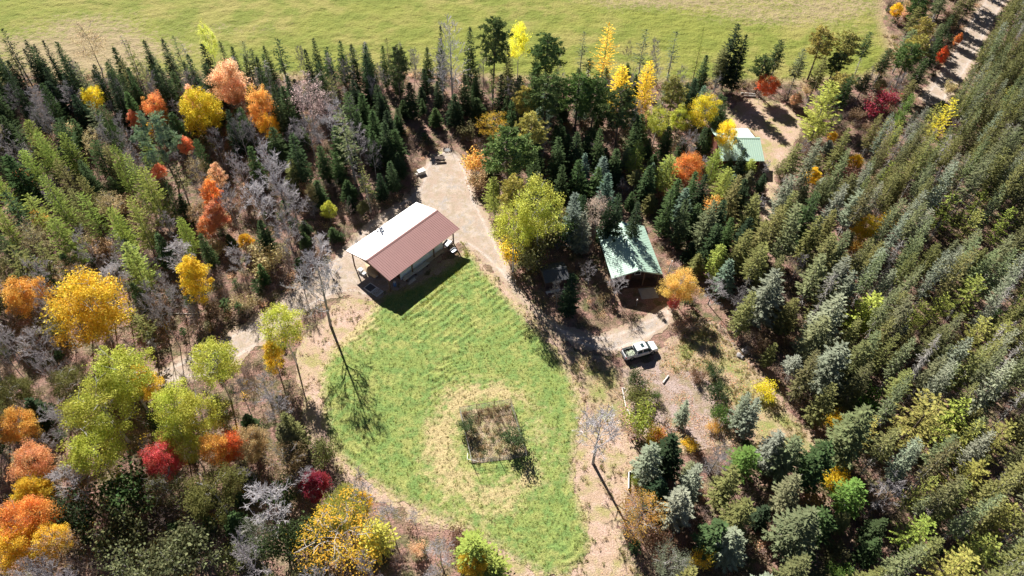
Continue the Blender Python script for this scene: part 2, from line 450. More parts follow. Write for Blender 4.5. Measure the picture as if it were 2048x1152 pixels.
# ------------------------------------------------------------------ buildings
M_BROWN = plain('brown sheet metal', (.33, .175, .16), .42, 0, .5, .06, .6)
M_ROOFGLARE = plain('sun glare white sheet metal', (.80, .80, .79), .35, 0, .5, .04, .6)  # sun glare on the barn's back roof slope, put in as white colour
M_GREEN = plain('pale green sheet metal', (.40, .56, .45), .5, 0, .5, .07, .6)
M_GREENPALE = plain('weathered pale green sheet metal', (.40, .55, .46), .6, 0, .25, .06, .6)
M_MINT = plain('mint painted siding', (.86, .90, .87), .6, 0, .4, .06, 1.0)
M_WOOD = plain('weathered post wood', (.17, .11, .075), .85, 0, .2, .3, 4)
M_DARKWOOD = plain('dark stained boards', (.075, .052, .045), .8, 0, .2, .3, 3)
M_REDWOOD = plain('red brown stained boards', (.19, .07, .05), .8, 0, .2, .25, 3)
M_LUMBER = plain('bare sawn lumber', (.52, .43, .31), .8, 0, .2, .2, 3)
M_PALEWOOD = plain('bleached grey wood', (.60, .57, .53), .85, 0, .2, .2, 3)
M_WHITEPAINT = plain('white paint', (.78, .78, .76), .5, 0, .4, .06, 2)
M_BLACK = plain('black stovepipe', (.025, .025, .027), .5, .3, .5, .2, 3)
M_CONC = plain('concrete slab', (.34, .34, .33), .9, 0, .2, .15, 1.5)
M_DARKROOF = plain('dark grey roofing', (.09, .095, .105), .8, 0, .3, .15, 1)
M_GLASS = plain('dark window glass', (.03, .04, .05), .08, 0, .6, .02)
M_TIN = plain('galvanised tin', (.45, .48, .52), .35, .7, .5, .1, 2)
M_TARP = plain('tan tarpaulin', (.50, .38, .24), .8, 0, .2, .12, 3)
M_BLUE = plain('blue plastic', (.10, .20, .42), .5, 0, .4, .1, 2)

def roof_slope(L, run, drop, th=.05, pitch=.42, rib=.035):
    """ribbed metal sheet: ridge along x at y=0, falling to y=run; ribs run down the slope"""
    r = MB()
    prof = []
    x = -L / 2
    n = max(2, int(L / pitch)); p = L / n
    for i in range(n):
        a = -L / 2 + i * p
        prof += [(a, 0), (a + p * .72, 0), (a + p * .79, rib), (a + p * .93, rib)]
    prof.append((L / 2, 0))
    k = len(prof)
    up = [(a, 0.0, h) for a, h in prof]; lo = [(a, run, h - drop) for a, h in prof]
    r.add(up + lo, [(i, i + 1, k + i + 1, k + i) for i in range(k - 1)])
    r.add([(-L / 2, 0, -th), (L / 2, 0, -th), (L / 2, run, -drop - th), (-L / 2, run, -drop - th)], [(0, 1, 2, 3)])
    r.add([(-L / 2, run, -drop - th), (L / 2, run, -drop - th), (L / 2, run, -drop), (-L / 2, run, -drop)], [(0, 1, 2, 3)])
    for s in (-1, 1):
        r.add([(s * L / 2, 0, -th), (s * L / 2, run, -drop - th), (s * L / 2, run, -drop), (s * L / 2, 0, 0)], [(0, 1, 2, 3)])
    return r
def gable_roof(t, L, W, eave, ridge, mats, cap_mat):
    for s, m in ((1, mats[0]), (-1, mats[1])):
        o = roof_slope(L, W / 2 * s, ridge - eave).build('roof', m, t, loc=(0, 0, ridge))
    c = MB().prism([(-.28, -.07), (0, .03), (.28, -.07), (.28, -.03), (0, .075), (-.28, -.03)], -L / 2 - .02, L / 2 + .02)
    c.build('ridge_cap', cap_mat, t, loc=(0, 0, ridge + .005))
    for s in (-1, 1):
        for e in (-1, 1):
            b = MB().bar((e * (L / 2 + .035), 0, ridge - .13), (e * (L / 2 + .035), s * W / 2, eave - .13), .05, .2)
            b.build('bargeboard', cap_mat, t)

# ---- barn: long roof on posts over an enclosed mint-walled bay
barn = empty('barn', (BARN_C[0], BARN_C[1], 0), BARN_A, 'long low barn on posts, brown metal roof with sun glare coloured white', 'barn')
BE, BR, BL, BW = 3.6, 4.8, 16.9, 10.9
gable_roof(barn, BL, BW, BE, BR, (M_ROOFGLARE, M_BROWN), M_BROWN)  # back slope carries its sun glare as white colour, front slope stays brown
w = MB()
w.box(-5.0, 5.4, -4.02, -3.9, 0, 3.75)
w.build('wall', M_MINT, barn)['label'] = 'mint green long front wall'
w = MB()
w.box(-5.0, -4.88, -3.895, 3.9, 0, 3.7); w.build('wall', M_DARKWOOD, barn)
w = MB()
w.box(5.28, 5.4, -3.895, 3.9, 0, 3.7); w.build('wall', M_MINT, barn)
w = MB(); w.box(-5.0, 5.4, 3.91, 4.03, 0, 3.75); w.build('wall', M_MINT, barn)
for k in range(17):
    x = -4.8 + k * .62
    MB().box(x, x + .05, -4.045, -4.02, .05, 3.7).build('siding_seam', M_MINT, barn)
for x in (-8.0, -2.7, 2.6, 7.6):
    for y in (-4.6, 4.55):
        MB().box(x - .09, x + .09, y - .09, y + .09, 0, 3.55).build('post', M_WOOD, barn)
for y in (-4.6, 4.55):
    MB().box(-8.3, 8.3, y - .07, y + .07, 3.56, 3.68).build('beam', M_WOOD, barn)
for x in (-8.0, 7.6):
    MB().box(x - .07, x + .07, -4.4, 4.4, 3.40, 3.54).build('tie_beam', M_WOOD, barn)
    MB().box(x - .06, x + .06, -.06, .06, 3.56, 4.68).build('king_post', M_WOOD, barn)
for sx in (1, -1):
    MB().bar((-8.0, -4.6, 2.7), (-8.0 + .9, -4.6, 3.5), .08).build('brace', M_WOOD, barn) if sx > 0 else MB().bar((-2.7 - .0, -4.68, 2.7), (-3.6, -4.68, 3.5), .08).build('brace', M_WOOD, barn)
MB().box(-4.97, 5.37, -3.88, 3.88, .02, .08).build('floor_slab', M_CONC, barn)

def barn_pt(x, y, z=0):
    c, s = math.cos(BARN_A), math.sin(BARN_A)
    return (BARN_C[0] + x * c - y * s, BARN_C[1] + x * s + y * c, z)
# ---- goods kept under and beside the barn roof
def boards(name, x, y, n, length, mat, label, z0=.02, lift=.0, w=.22):
    t = empty(name, barn_pt(x, y), BARN_A, label, 'lumber', 'lumber along the barn wall')
    me = {}
    rr = random.Random(int(x * 100))
    for i in range(n):
        b = MB().box(-length / 2, length / 2, -w / 2, w / 2, 0, .05)
        o = b.build('board', mat, t, loc=(rr.uniform(-.3, .3), (i % 3 - 1) * (w + .03), z0 + lift + (i // 3) * .056), rot=(0, 0, rr.uniform(-.03, .03)))
    if lift:
        for e in (-.38, .38):
            MB().box(e * length - .08, e * length + .08, -.5, .5, 0, z0 + lift - .003).build('bearer', M_WOOD, t)
    return t
boards('lumber_stack', -3.55, -4.62, 9, 2.6, M_PALEWOOD, 'pale board stack against the barn wall nearest its open bay', lift=.45)
boards('lumber_stack', -1.1, -4.75, 9, 3.6, M_PALEWOOD, 'long pale board stack at the middle of the mint barn wall', lift=.35)
boards('lumber_stack', 2.4, -4.5, 6, 4.4, M_LUMBER, 'longest dark board stack towards the far end of the mint barn wall', lift=.25)
boards('plank_pile', -3.9, -5.55, 5, 1.3, M_PALEWOOD, 'short pale planks lying on the grass by the barn corner', lift=.0)
t = empty('slatted_crate', barn_pt(-9.7, -2.2), BARN_A + math.radians(92), 'white framed half slatted rack lying in shade beside the barn gable', 'rack')
for y in (-.75, .75): MB().box(-1.6, 1.6, y - .05, y + .05, .05, .17).build('side_rail', M_WHITEPAINT, t)
for x in (-1.55, .0, 1.55): MB().box(x - .05, x + .05, -.69, .69, .055, .16).build('cross_rail', M_WHITEPAINT, t)
for k in range(6):
    x = -1.36 + k * .24
    MB().box(x - .06, x + .06, -.69, .69, .1, .14).build('slat', M_WHITEPAINT, t)
MB().box(.07, 1.48, -.68, .68, .07, .1).build('panel', M_DARKROOF, t)
t = empty('covered_boat', barn_pt(-7.2, 1.0), BARN_A + math.radians(80), 'tan covered small boat shape under the open barn gable', 'covered boat')
vs, fs = [], []
for i in range(9):
    f = i / 8; x = -1.9 + 3.8 * f; wd = .75 * math.sin(math.pi * min(.97, .10 + f * .86)) ** .6
    for j in range(7):
        a = math.pi * j / 6
        vs.append((x, wd * math.cos(a), .5 + .42 * math.sin(a)))
for i in range(8):
    for j in range(6): fs.append((i * 7 + j, i * 7 + j + 1, i * 7 + j + 8, i * 7 + j + 7))
MB().add(vs, fs).build('cover', M_TARP, t, smooth=True)
h = MB(); h.add([(x, y * .92, .5) if z > .45 else (x, y, z) for x, y, z in vs if abs(z - .5) < 1e-6] , [])
MB().box(-1.5, 1.5, -.45, .45, .18, .5).build('hull', M_WHITEPAINT, t, bevel=.12)
for x in (-1.0, 1.0): MB().box(x - .1, x + .1, -.5, .5, 0, .179).build('support', M_WOOD, t)
t = empty('wooden_cabinet', barn_pt(-5.5, 2.2), BARN_A, 'red brown wooden cabinet standing against the inner barn wall', 'cabinet')
MB().box(-.35, .35, -1.4, 1.4, .1, 2.1).build('body', M_REDWOOD, t)
MB().box(-.4, .4, -1.45, 1.45, 2.103, 2.16).build('top', M_DARKWOOD, t)
for y in (-.7, .7): MB().box(-.385, -.353, y - .62, y + .62, .2, 2.0).build('door', M_DARKWOOD, t)
for k, (x, y, s, m) in enumerate(((-8.2, 2.7, .7, M_WHITEPAINT), (-8.35, 1.6, .55, M_WHITEPAINT))):
    t = empty('storage_box', barn_pt(x, y), BARN_A + .3 * k, ('larger' if not k else 'smaller') + ' white storage box under the barn gable edge', 'box', 'white boxes under the barn gable')
    MB().box(-s / 2, s / 2, -s / 2, s / 2, 0, s * .8).build('body', m, t, bevel=.02)
    MB().box(-s / 2 - .02, s / 2 + .02, -s / 2 - .02, s / 2 + .02, s * .8 + .003, s * .8 + .07).build('lid', m, t, bevel=.015)
t = empty('water_barrel', barn_pt(-6.6, -4.2), 0, 'blue plastic barrel by the open corner post of the barn', 'barrel')
MB().tube([(0, 0, 0), (0, 0, .1), (0, 0, .45), (0, 0, .8), (0, 0, .9)], [.26, .29, .31, .29, .26], 16).build('body', M_BLUE, t, smooth=True)
MB().tube([(0, 0, .903), (0, 0, .93)], [.24, .24], 16).build('lid', M_WHITEPAINT, t)
t = empty('utility_cart', barn_pt(6.5, -4.1), BARN_A + .2, 'dark flat utility cart at the far end of the barn wall', 'cart')
MB().box(-.9, .9, -.55, .55, .45, .52).build('deck', M_TIN, t)
for y in (-.55, .55): MB().box(-.9, .9, y - .02, y + .02, .523, .75).build('side', M_DARKROOF, t)
for x in (-.5, .5):
    for y in (-.66, .66): MB().tube([(x, y - .06, .25), (x, y + .06, .25)], [.25, .25], 14).build('wheel', M_BLACK, t)
MB().bar((.9, 0, .45), (1.8, 0, .3), .06).build('handle', M_BLACK, t)
t = empty('white_cart_tray', barn_pt(6.2, -5.9), BARN_A, 'pale blue grey tray lying in the barn shadow near the end post', 'tray')
MB().box(-.6, .6, -.4, .4, .05, .1).build('base', M_TIN, t)
for a in ((-.6, .6, -.42, -.39), (-.6, .6, .39, .42), (-.62, -.59, -.39, .39), (.59, .62, -.39, .39)): MB().box(*a, .103, .28).build('rim', M_TIN, t)

# ---- cabin with the pale green roof
CA = math.radians(99)
CC = np.array([20.25, 89.3])
cabin = empty('cabin', (CC[0], CC[1], 0), CA, 'dark wooden cabin under a pale green metal gable roof with tree shade', 'cabin')
CL, CW, CE, CR = 12.1, 8.9, 2.9, 4.4
gable_roof(cabin, CL, CW, CE, CR, (M_GREENPALE, M_GREEN), M_GREENPALE)
def cabin_pt(x, y, z=0):
    c, s = math.cos(CA), math.sin(CA)
    return (CC[0] + x * c - y * s, CC[1] + x * s + y * c, z)
for y in (-3.8, 3.7): MB().box(-4.2, 5.5, y, y + .12, .2, 3.02).build('wall', M_DARKWOOD, cabin)
slope = (CR - CE) / (CW / 2)
for x in (-4.2, 5.38):
    zt = lambda y: CR - abs(y) * slope - .09
    MB().prism([(-3.675, .2), (3.695, .2), (3.695, zt(3.695)), (0, zt(0)), (-3.675, zt(-3.675))], x, x + .12).build('gable_wall', M_DARKWOOD, cabin)
for k in range(36):
    y = -3.6 + k * .205
    MB().box(-4.232, -4.203, y, y + .17, .22, CR - abs(y + .085) * slope - .16).build('plank', M_DARKWOOD, cabin)
def window(t, x, y0, y1, z0, z1):
    f = MB()
    for a in ((y0, y1, z0, z0 + .08), (y0, y1, z1 - .08, z1), (y0, y0 + .07, z0 + .083, z1 - .083), (y1 - .07, y1, z0 + .083, z1 - .083)):
        f.box(x - .05, x, *a)
    fo = f.build('window', M_WHITEPAINT, t)
    MB().box(x - .02, x - .005, y0 + .072, y1 - .072, z0 + .083, z1 - .083).build('pane', M_GLASS, fo)
window(cabin, -4.236, -1.3, -.2, 1.3, 2.5)
window(cabin, -4.236, 1.6, 2.6, 1.3, 2.4)
d = MB().box(-4.29, -4.236, .35, 1.25, .25, 2.25).build('door', M_REDWOOD, cabin)
MB().box(-4.33, -4.293, .45, .52, 1.15, 1.25).build('handle', M_BLACK, d)
for y in (-3.9, -1.3, 1.3, 3.9): MB().box(-5.9, -5.76, y - .07, y + .07, .2, CR - abs(y) * slope - .14).build('porch_post', M_WOOD, cabin)
for k in range(12):
    x = -6.1 + k * .155
    MB().box(x, x + .14, -4.0, 4.0, .12, .17).build('porch_board', M_DARKWOOD, cabin)
for y in (-3.6, 0, 3.6): MB().box(-6.05, -4.3, y - .06, y + .06, 0, .117).build('joist', M_WOOD, cabin)
p = MB().tube([(.95, .75, 4.0), (.95, .75, 5.0)], [.11, .11], 12).build('chimney', M_BLACK, cabin, smooth=False)
MB().tube([(.95, .75, 5.003), (.95, .75, 5.1)], [.19, .05], 12).build('rain_cap', M_BLACK, p)
MB().bar((-.25, .25, CR - .02), (-.25, .25, CR + .35), .1).build('roof_vent', M_BLACK, cabin)
t = empty('concrete_slab', cabin_pt(-7.6, -2.0), CA, 'grey concrete slab in the shade before the cabin porch', 'slab')
MB().box(-1.2, 1.2, -1.5, 1.5, 0, .1).build('slab', M_CONC, t)
t = empty('white_pole', (*at(1336, 548)[:2], 0), 0, 'short white pole standing at the sunny corner of the green cabin', 'pole')
MB().tube([(0, 0, 0), (.25, .35, 2.9)], [.09, .08], 10).build('shaft', M_WHITEPAINT, t)
MB().tube([(.25, .35, 2.903), (.253, .354, 2.95)], [.1, .1], 10).build('cap', M_WHITEPAINT, t)
t = empty('yard_light', (*at(1272, 612)[:2], 0), 0, 'thin pole lamp standing in the shade before the cabin', 'garden lamp')
MB().tube([(0, 0, 0), (0, 0, 1.5)], [.03, .03], 8).build('pole', M_TIN, t)
MB().tube([(0, 0, 1.503), (0, 0, 1.7)], [.12, .06], 10).build('lamp_head', M_WHITEPAINT, t)

# ---- small shed by the bend of the driveway
SA = math.atan2(85.45 - 84.34, 9.1 - 5.13)
shed = empty('shed', (7.15, 84.6, 0), SA, 'small dark gabled shed in tree shade by the driveway bend', 'shed')
gable_roof(shed, 4.3, 4.2, 1.95, 2.75, (M_DARKROOF, M_DARKROOF), M_DARKROOF)
for y in (-1.75, 1.65): MB().box(-1.95, 1.95, y, y + .1, .05, 1.98).build('wall', M_DARKWOOD, shed)
for x in (-1.95, 1.85): MB().prism([(-1.647, .05), (1.647, .05), (1.647, 2.0), (0, 2.62), (-1.647, 2.0)], x, x + .1).build('gable_wall', M_DARKWOOD, shed)
d = MB().box(-.5, .5, -1.80, -1.753, .1, 1.85).build('door', M_DARKWOOD, shed)
MB().box(.35, .42, -1.84, -1.803, .9, 1.0).build('handle', M_TIN, d)
t = empty('bench', (6.9, 81.55, 0), SA, 'pale plank bench along the front of the dark shed', 'bench')
for k in (0, 1): MB().box(-1.15, 1.15, -.24 + k * .25, -.02 + k * .25, .42, .47).build('plank', M_PALEWOOD, t)
for x in (-.9, .9): MB().box(x - .05, x + .05, -.2, .2, 0, .417).build('leg', M_PALEWOOD, t)

# ---- far cabin with its two-level green roof
FA = math.radians(2)
fr, fe, fb = at(1520, 276, 4.2), at(1519.5, 322, 2.6), at(1511, 257, 3.0)
FL = 9.0
far = empty('far_cabin', (fr[0], fr[1], 0), FA, 'farther cabin with pale green roof half hidden by yellow trees', 'cabin')
o = roof_slope(FL, fe[1] - fr[1], 1.6).build('roof', M_GREEN, far, loc=(-FL / 2, 0, 4.2))
o = roof_slope(FL - .9, 5.2, 1.3).build('roof', M_GREENPALE, far, loc=(-FL / 2 - .45, .05, 4.17))
MB().prism([(-.25, -.06), (0, .03), (.25, -.06), (.25, -.02), (0, .07), (-.25, -.02)], -FL - .02, .02).build('ridge_cap', M_GREEN, far, loc=(0, 0, 4.21))
MB().box(-FL + .5, -.5, -4.7, -4.58, 0, 2.75).build('wall', M_REDWOOD, far)
MB().box(-FL + .5, -1.4, 4.3, 4.42, 0, 3.0).build('wall', M_REDWOOD, far)
for x in (-FL + .5, -.62): MB().prism([(-4.577, 0), (4.297, 0), (4.297, 2.98), (0, 4.05), (-4.577, 2.72)], x, x + .12).build('gable_wall', M_REDWOOD, far)
for x in (-.75, -3.2): MB().box(x - .06, x + .06, -5.35, -5.23, 0, 2.6).build('post', M_LUMBER, far)
fo = MB().box(-2.6, -1.5, -4.74, -4.703, 1.0, 2.0).build('window', M_WHITEPAINT, far)
MB().box(-2.52, -1.58, -4.752, -4.743, 1.08, 1.92).build('pane', M_GLASS, fo)

# ------------------------------------------------------------------ pickup truck
M_CAR = plain('white car paint', (.82, .83, .84), .22, 0, .6, .01, 1)
M_TYRE = plain('tyre rubber', (.02, .02, .02), .8, 0, .3, .1, 5)
M_RIM = plain('alloy rim', (.5, .5, .52), .3, .8, .5, .05, 5)
M_BEDLINER = plain('black bed liner', (.03, .032, .035), .7, 0, .3, .15, 5)
M_CARGLASS = plain('tinted car glass', (.03, .055, .06), .3, 0, .03, .02)
M_LAMP = plain('clear lamp lens', (.7, .72, .75), .15, 0, .6, .02)
M_TAIL = plain('red tail lamp', (.35, .02, .02), .25, 0, .5, .05)
M_TRIM = plain('black trim', (.025, .025, .027), .5, 0, .4, .1)
TC = (np.array(at(1243, 720)[:2]) + np.array(at(1316, 699)[:2])) / 2 + np.array([-.1, .35])
TA = math.radians(20.5)
trk = empty('pickup_truck', (TC[0], TC[1], 0), TA, 'white crew cab pickup truck parked on leaves with loaded open bed', 'pickup truck')
HW = .98
def loft(name, secs, mat, parent, bevel=.05, smooth=False):
    """secs: (x, half width bottom, half width top, z bottom, z top)"""
    vs = []
    for x, wb, wt, zb, zt in secs:
        vs += [(x, -wb, zb), (x, wb, zb), (x, wt, zt), (x, -wt, zt)]
    n = len(secs); fs = [(3, 2, 1, 0), tuple(4 * (n - 1) + k for k in range(4))]
    for i in range(n - 1):
        for k in range(4): fs.append((4 * i + k, 4 * i + (k + 1) % 4, 4 * i + 4 + (k + 1) % 4, 4 * i + 4 + k))
    return MB().add(vs, fs).build(name, mat, parent, smooth, bevel)
loft('body', [(-.95, HW, HW - .03, .42, 1.06), (1.30, HW, HW - .03, .42, 1.08)], M_CAR, trk, .06)
loft('hood', [(1.303, HW, HW - .06, .45, 1.10), (1.95, HW, HW - .08, .45, 1.12), (2.55, HW - .03, HW - .14, .45, 1.06), (2.82, HW - .14, HW - .24, .5, .93)], M_CAR, trk, .09)
loft('cab', [(-.93, .90, .74, 1.07, 1.80), (-.6, .90, .76, 1.07, 1.87), (.75, .90, .75, 1.07, 1.86), (1.0, .90, .72, 1.07, 1.78)], M_CAR, trk, .07)
w = MB().add([(1.72, -.86, 1.125), (1.72, .86, 1.125), (1.003, .70, 1.75), (1.003, -.70, 1.75), (1.02, -.88, 1.075), (1.02, .88, 1.075)], [(0, 1, 2, 3), (0, 3, 4), (1, 5, 2), (0, 4, 5, 1), (3, 2, 5, 4)])
w.build('windshield', M_CARGLASS, trk)
for s in (-1, 1):
    for x0, x1 in ((-.82, .02), (.10, .95)):
        MB().add([(x0, s * .908, 1.14), (x1, s * .908, 1.14), (x1 - .04, s * .785, 1.72), (x0 + .06, s * .785, 1.72), (x0, s * .86, 1.14), (x1, s * .86, 1.14), (x1 - .04, s * .74, 1.72), (x0 + .06, s * .74, 1.72)],
                 [(0, 1, 2, 3), (4, 7, 6, 5), (0, 4, 5, 1), (1, 5, 6, 2), (2, 6, 7, 3), (3, 7, 4, 0)]).build('window', M_CARGLASS, trk)
    for x0, x1 in ((-.9, .04), (.08, 1.2)):
        d = MB().box(x0, x1, s * (HW - .002) - .012, s * (HW - .002) + .012, .56, 1.03).build('door', M_CAR, trk, bevel=.01)
        MB().box(x0 + .06, x0 + .24, s * (HW + .035) - .02, s * (HW + .035) + .02, .93, .97).build('handle', M_CAR, d)
    MB().box(1.08, 1.26, s * 1.08 - .1, s * 1.08 + .1, 1.12, 1.3).build('mirror', M_TRIM, trk, bevel=.03)
    MB().box(2.56, 2.83, s * .66 - .14, s * .66 + .14, .74, .9).build('headlight', M_LAMP, trk, bevel=.03)
    MB().box(-2.86, -2.78, s * .86 - .09, s * .86 + .09, .72, 1.05).build('taillight', M_TAIL, trk)
    bs = MB(); bs.box(-2.78, -.96, s * .90 - .075, s * .90 + .075, .45, 1.09); bs.build('bed_side', M_CAR, trk, bevel=.03)
    MB().box(-2.76, -.98, s * .90 - .06, s * .90 + .06, 1.093, 1.11).build('bed_rail', M_TRIM, trk)
MB().box(-2.76, -.97, -.82, .82, .45, .62).build('bed_floor', M_BEDLINER, trk)
MB().box(-1.03, -.96, -.82, .82, .623, 1.09).build('bed_front', M_BEDLINER, trk)
MB().box(-2.85, -2.765, -.76, .76, .5, 1.07).build('tailgate', M_CAR, trk, bevel=.02)
MB().box(-2.98, -2.855, -.9, .9, .42, .58).build('rear_bumper', M_TRIM, trk, bevel=.03)
MB().box(2.70, 2.92, -.86, .86, .40, .62).build('front_bumper', M_CAR, trk, bevel=.05)
MB().box(2.80, 2.85, -.5, .5, .64, .88).build('grille', M_TRIM, trk)
MB().box(.0, .5, -.40, .40, 1.872, 1.885).build('sunroof', M_CARGLASS, trk)
MB().add([(-.945, -.7, 1.2), (-.945, .7, 1.2), (-.945, .66, 1.68), (-.945, -.66, 1.68), (-.96, -.7, 1.2), (-.96, .7, 1.2), (-.96, .66, 1.68), (-.96, -.66, 1.68)], [(0, 1, 2, 3), (4, 7, 6, 5), (0, 4, 5, 1), (1, 5, 6, 2), (2, 6, 7, 3), (3, 7, 4, 0)]).build('rear_window', M_CARGLASS, trk)
MB().box(-2.6, 2.6, -.7, .7, .3, .449).build('chassis', M_TRIM, trk)
for x in (-1.75, 1.85):
    for s in (-1, 1):
        wh = MB().tube([(x, s * .74, .39), (x, s * .80, .39), (x, s * .97, .39), (x, s * 1.0, .39)], [.34, .39, .39, .35], 20).build('wheel', M_TYRE, trk)
        MB().tube([(x, s * 1.001, .39), (x, s * 1.012, .39)], [.24, .22], 16).build('rim', M_RIM, wh)
        MB().tube([(x, s * .955, .39), (x, s * .985, .39)], [.45, .45], 20).build('wheel_arch', M_TRIM, trk)
# ------------------------------------------------------------------ tree shapes
class Foliage:
    def __init__(s): s.V, s.Q, s.var, s.hue, s.n = [], [], [], [], 0
    def quads(s, C, A, B, var, hue):
        """one kite per centre: half-axes A (long) and B (wide)"""
        k = len(C)
        V = np.stack([C - A, C + B, C + A, C - B], 1).reshape(-1, 3)
        s.V.append(V); s.Q.append(np.arange(4 * k).reshape(-1, 4) + s.n); s.n += 4 * k
        s.var.append(np.broadcast_to(var, k)); s.hue.append(np.broadcast_to(hue, k))
    def mesh(s, name, mat):
        V = np.concatenate(s.V); Q = np.concatenate(s.Q)
        return np_mesh(name, V, Q, mat, fattr={'var': np.clip(np.concatenate(s.var), 0, 1), 'hue': np.clip(np.concatenate(s.hue), 0, 1)})
def unit(a): return a / np.maximum(np.linalg.norm(a, axis=-1, keepdims=True), 1e-9)
def rdir(r, k): return unit(r.normal(size=(k, 3)))
def leaf_cloud(fo, r, C, size, aspect=.6, up=.5, var=.5, hue=.5):
    k = len(C)
    nrm = unit(r.normal(size=(k, 3)) + np.array([0, 0, up]))
    a = unit(np.cross(nrm, rdir(r, k))); b = np.cross(nrm, a)
    sz = size * r.uniform(.65, 1.3, (k, 1))
    fo.quads(C, a * sz / 2, b * sz * aspect / 2, var, hue)

class Wood:
    def __init__(s): s.V, s.Q, s.n, s.nv = [], [], 0, 0
    def limb(s, pts, rs, k=5):
        pts = np.asarray(pts, float); m = len(pts)
        d = np.gradient(pts, axis=0); d = unit(d)
        ref = np.where(np.abs(d[:, 2:3]) > .9, [[1., 0, 0]], [[0, 0, 1.]])
        a = unit(np.cross(d, ref)); b = np.cross(d, a)
        t = np.arange(k) * 2 * np.pi / k
        ring = pts[:, None] + np.asarray(rs)[:, None, None] * (np.cos(t)[None, :, None] * a[:, None] + np.sin(t)[None, :, None] * b[:, None])
        s.V.append(ring.reshape(-1, 3))
        i = np.arange(m - 1)[:, None] * k; j = np.arange(k)[None]; j2 = (j + 1) % k
        s.Q.append((np.stack([i + j, i + j2, i + k + j2, i + k + j], -1).reshape(-1, 4)) + s.n)
        s.n += m * k
    def mesh(s, name, mat):
        return np_mesh(name, np.concatenate(s.V), np.concatenate(s.Q), mat)

def conifer(seed, H=14., R=2.2, start=.18, gap=.42, nb=6, droop=.25, spray=.55, prof=.85, twigs=30, ragged=.25, tip=1.0, fine=1.0, bark=None, needle=None, gappy=0.0):
    r = np.random.default_rng(seed)
    fo, wo, dead = Foliage(), Wood(), Wood()
    bend = r.uniform(-.25, .25, 2)
    ax = lambda z: np.array([bend[0] * math.sin(z / H * 2.5), bend[1] * math.sin(z / H * 2.2), z])
    wo.limb([ax(z) for z in np.linspace(0, H, 7)], np.linspace(.16, .015, 7) * H / 14, 6)
    z0 = H * start; z = z0
    side = r.uniform(0, 6.28)
    while z < H - .1:
        t = (z - z0) / (H - z0)
        if r.random() < gappy * (1 - t): z += gap * r.uniform(.7, 1.5); continue
        n = max(3, int(round(nb * (1 - .45 * t))))
        a0 = r.uniform(0, 6.28)
        for i in range(n):
            a = a0 + 6.283 * i / n + r.normal(0, .25)
            L = (R * (1 - t) ** prof * (1 - .45 * max(0, .22 - t) / .22) + .16 * tip) * r.uniform(1 - 1.5 * ragged, 1 + ragged)
            if L < .12: continue
            out = np.array([math.cos(a), math.sin(a), 0.]); sd = np.array([-math.sin(a), math.cos(a), 0.])
            dz = -droop * (1 - t * 1.3)
            base = ax(z + r.uniform(-.15, .15))
            k = max(2, int(L / .26 * fine))
            s = np.linspace(.22, 1.0, k) + r.normal(0, .03, k)
            P = base + np.outer(s * L, out) + np.outer(L * (dz * s + .16 * s ** 3), [0, 0, 1])
            vb = r.uniform(.2, .7)
            wide = spray * (1.1 - .5 * s)[:, None] * r.uniform(.7, 1.25, (k, 1)) * min(1, .45 + L / 2.2)
            for sg in (-1, 1):
                ang = r.uniform(.5, 1.0, (k, 1))
                d = unit(out * np.cos(ang) + sg * sd * np.sin(ang) + np.array([0, 0, 1]) * r.normal(dz * .8, .22, (k, 1)))
                wdt = unit(np.cross(d, np.array([0, 0, 1.]) + r.normal(0, .45, (k, 3))))
                fo.quads(P + d * wide * .5, d * wide * .55, wdt * wide * .26 / fine, vb + r.uniform(-.15, .3, k), r.random(k))
            d = unit(out + np.array([0, 0, .15 + dz]))
            fo.quads((P[-1] + d * .12)[None], (d * .32 * spray / .55)[None], (sd * .13)[None], vb + .25, .6)
        z += gap * r.uniform(.8, 1.25) * (1.12 - .35 * t)
    k = 5
    fo.quads(ax(H - .2) + r.normal(0, .05, (k, 3)), np.outer(np.ones(k), [0, 0, .3]) + r.normal(0, .1, (k, 3)), r.normal(0, .07, (k, 3)), .6, .5)
    for i in range(twigs):
        z = r.uniform(.06 * H, max(.2, start + .22) * H); a = r.uniform(0, 6.28); L = r.uniform(.5, 1.35) * R / 2
        o = np.array([math.cos(a), math.sin(a), 0.]); b = ax(z)
        p2 = b + o * L + np.array([0, 0, -.25 * L])
        wo.limb([b, b + o * L * .5, p2], [.035, .028, .012], 3)
        q = b + o * L * .5; sdv = np.array([-o[1], o[0], 0]) * r.choice([-1, 1])
        wo.limb([q, q + o * L * .3 + sdv * L * .35], [.02, .01], 3)
    return wo.mesh('trunk', bark or DEADTWIG), fo.mesh('crown', needle or NEEDLE)

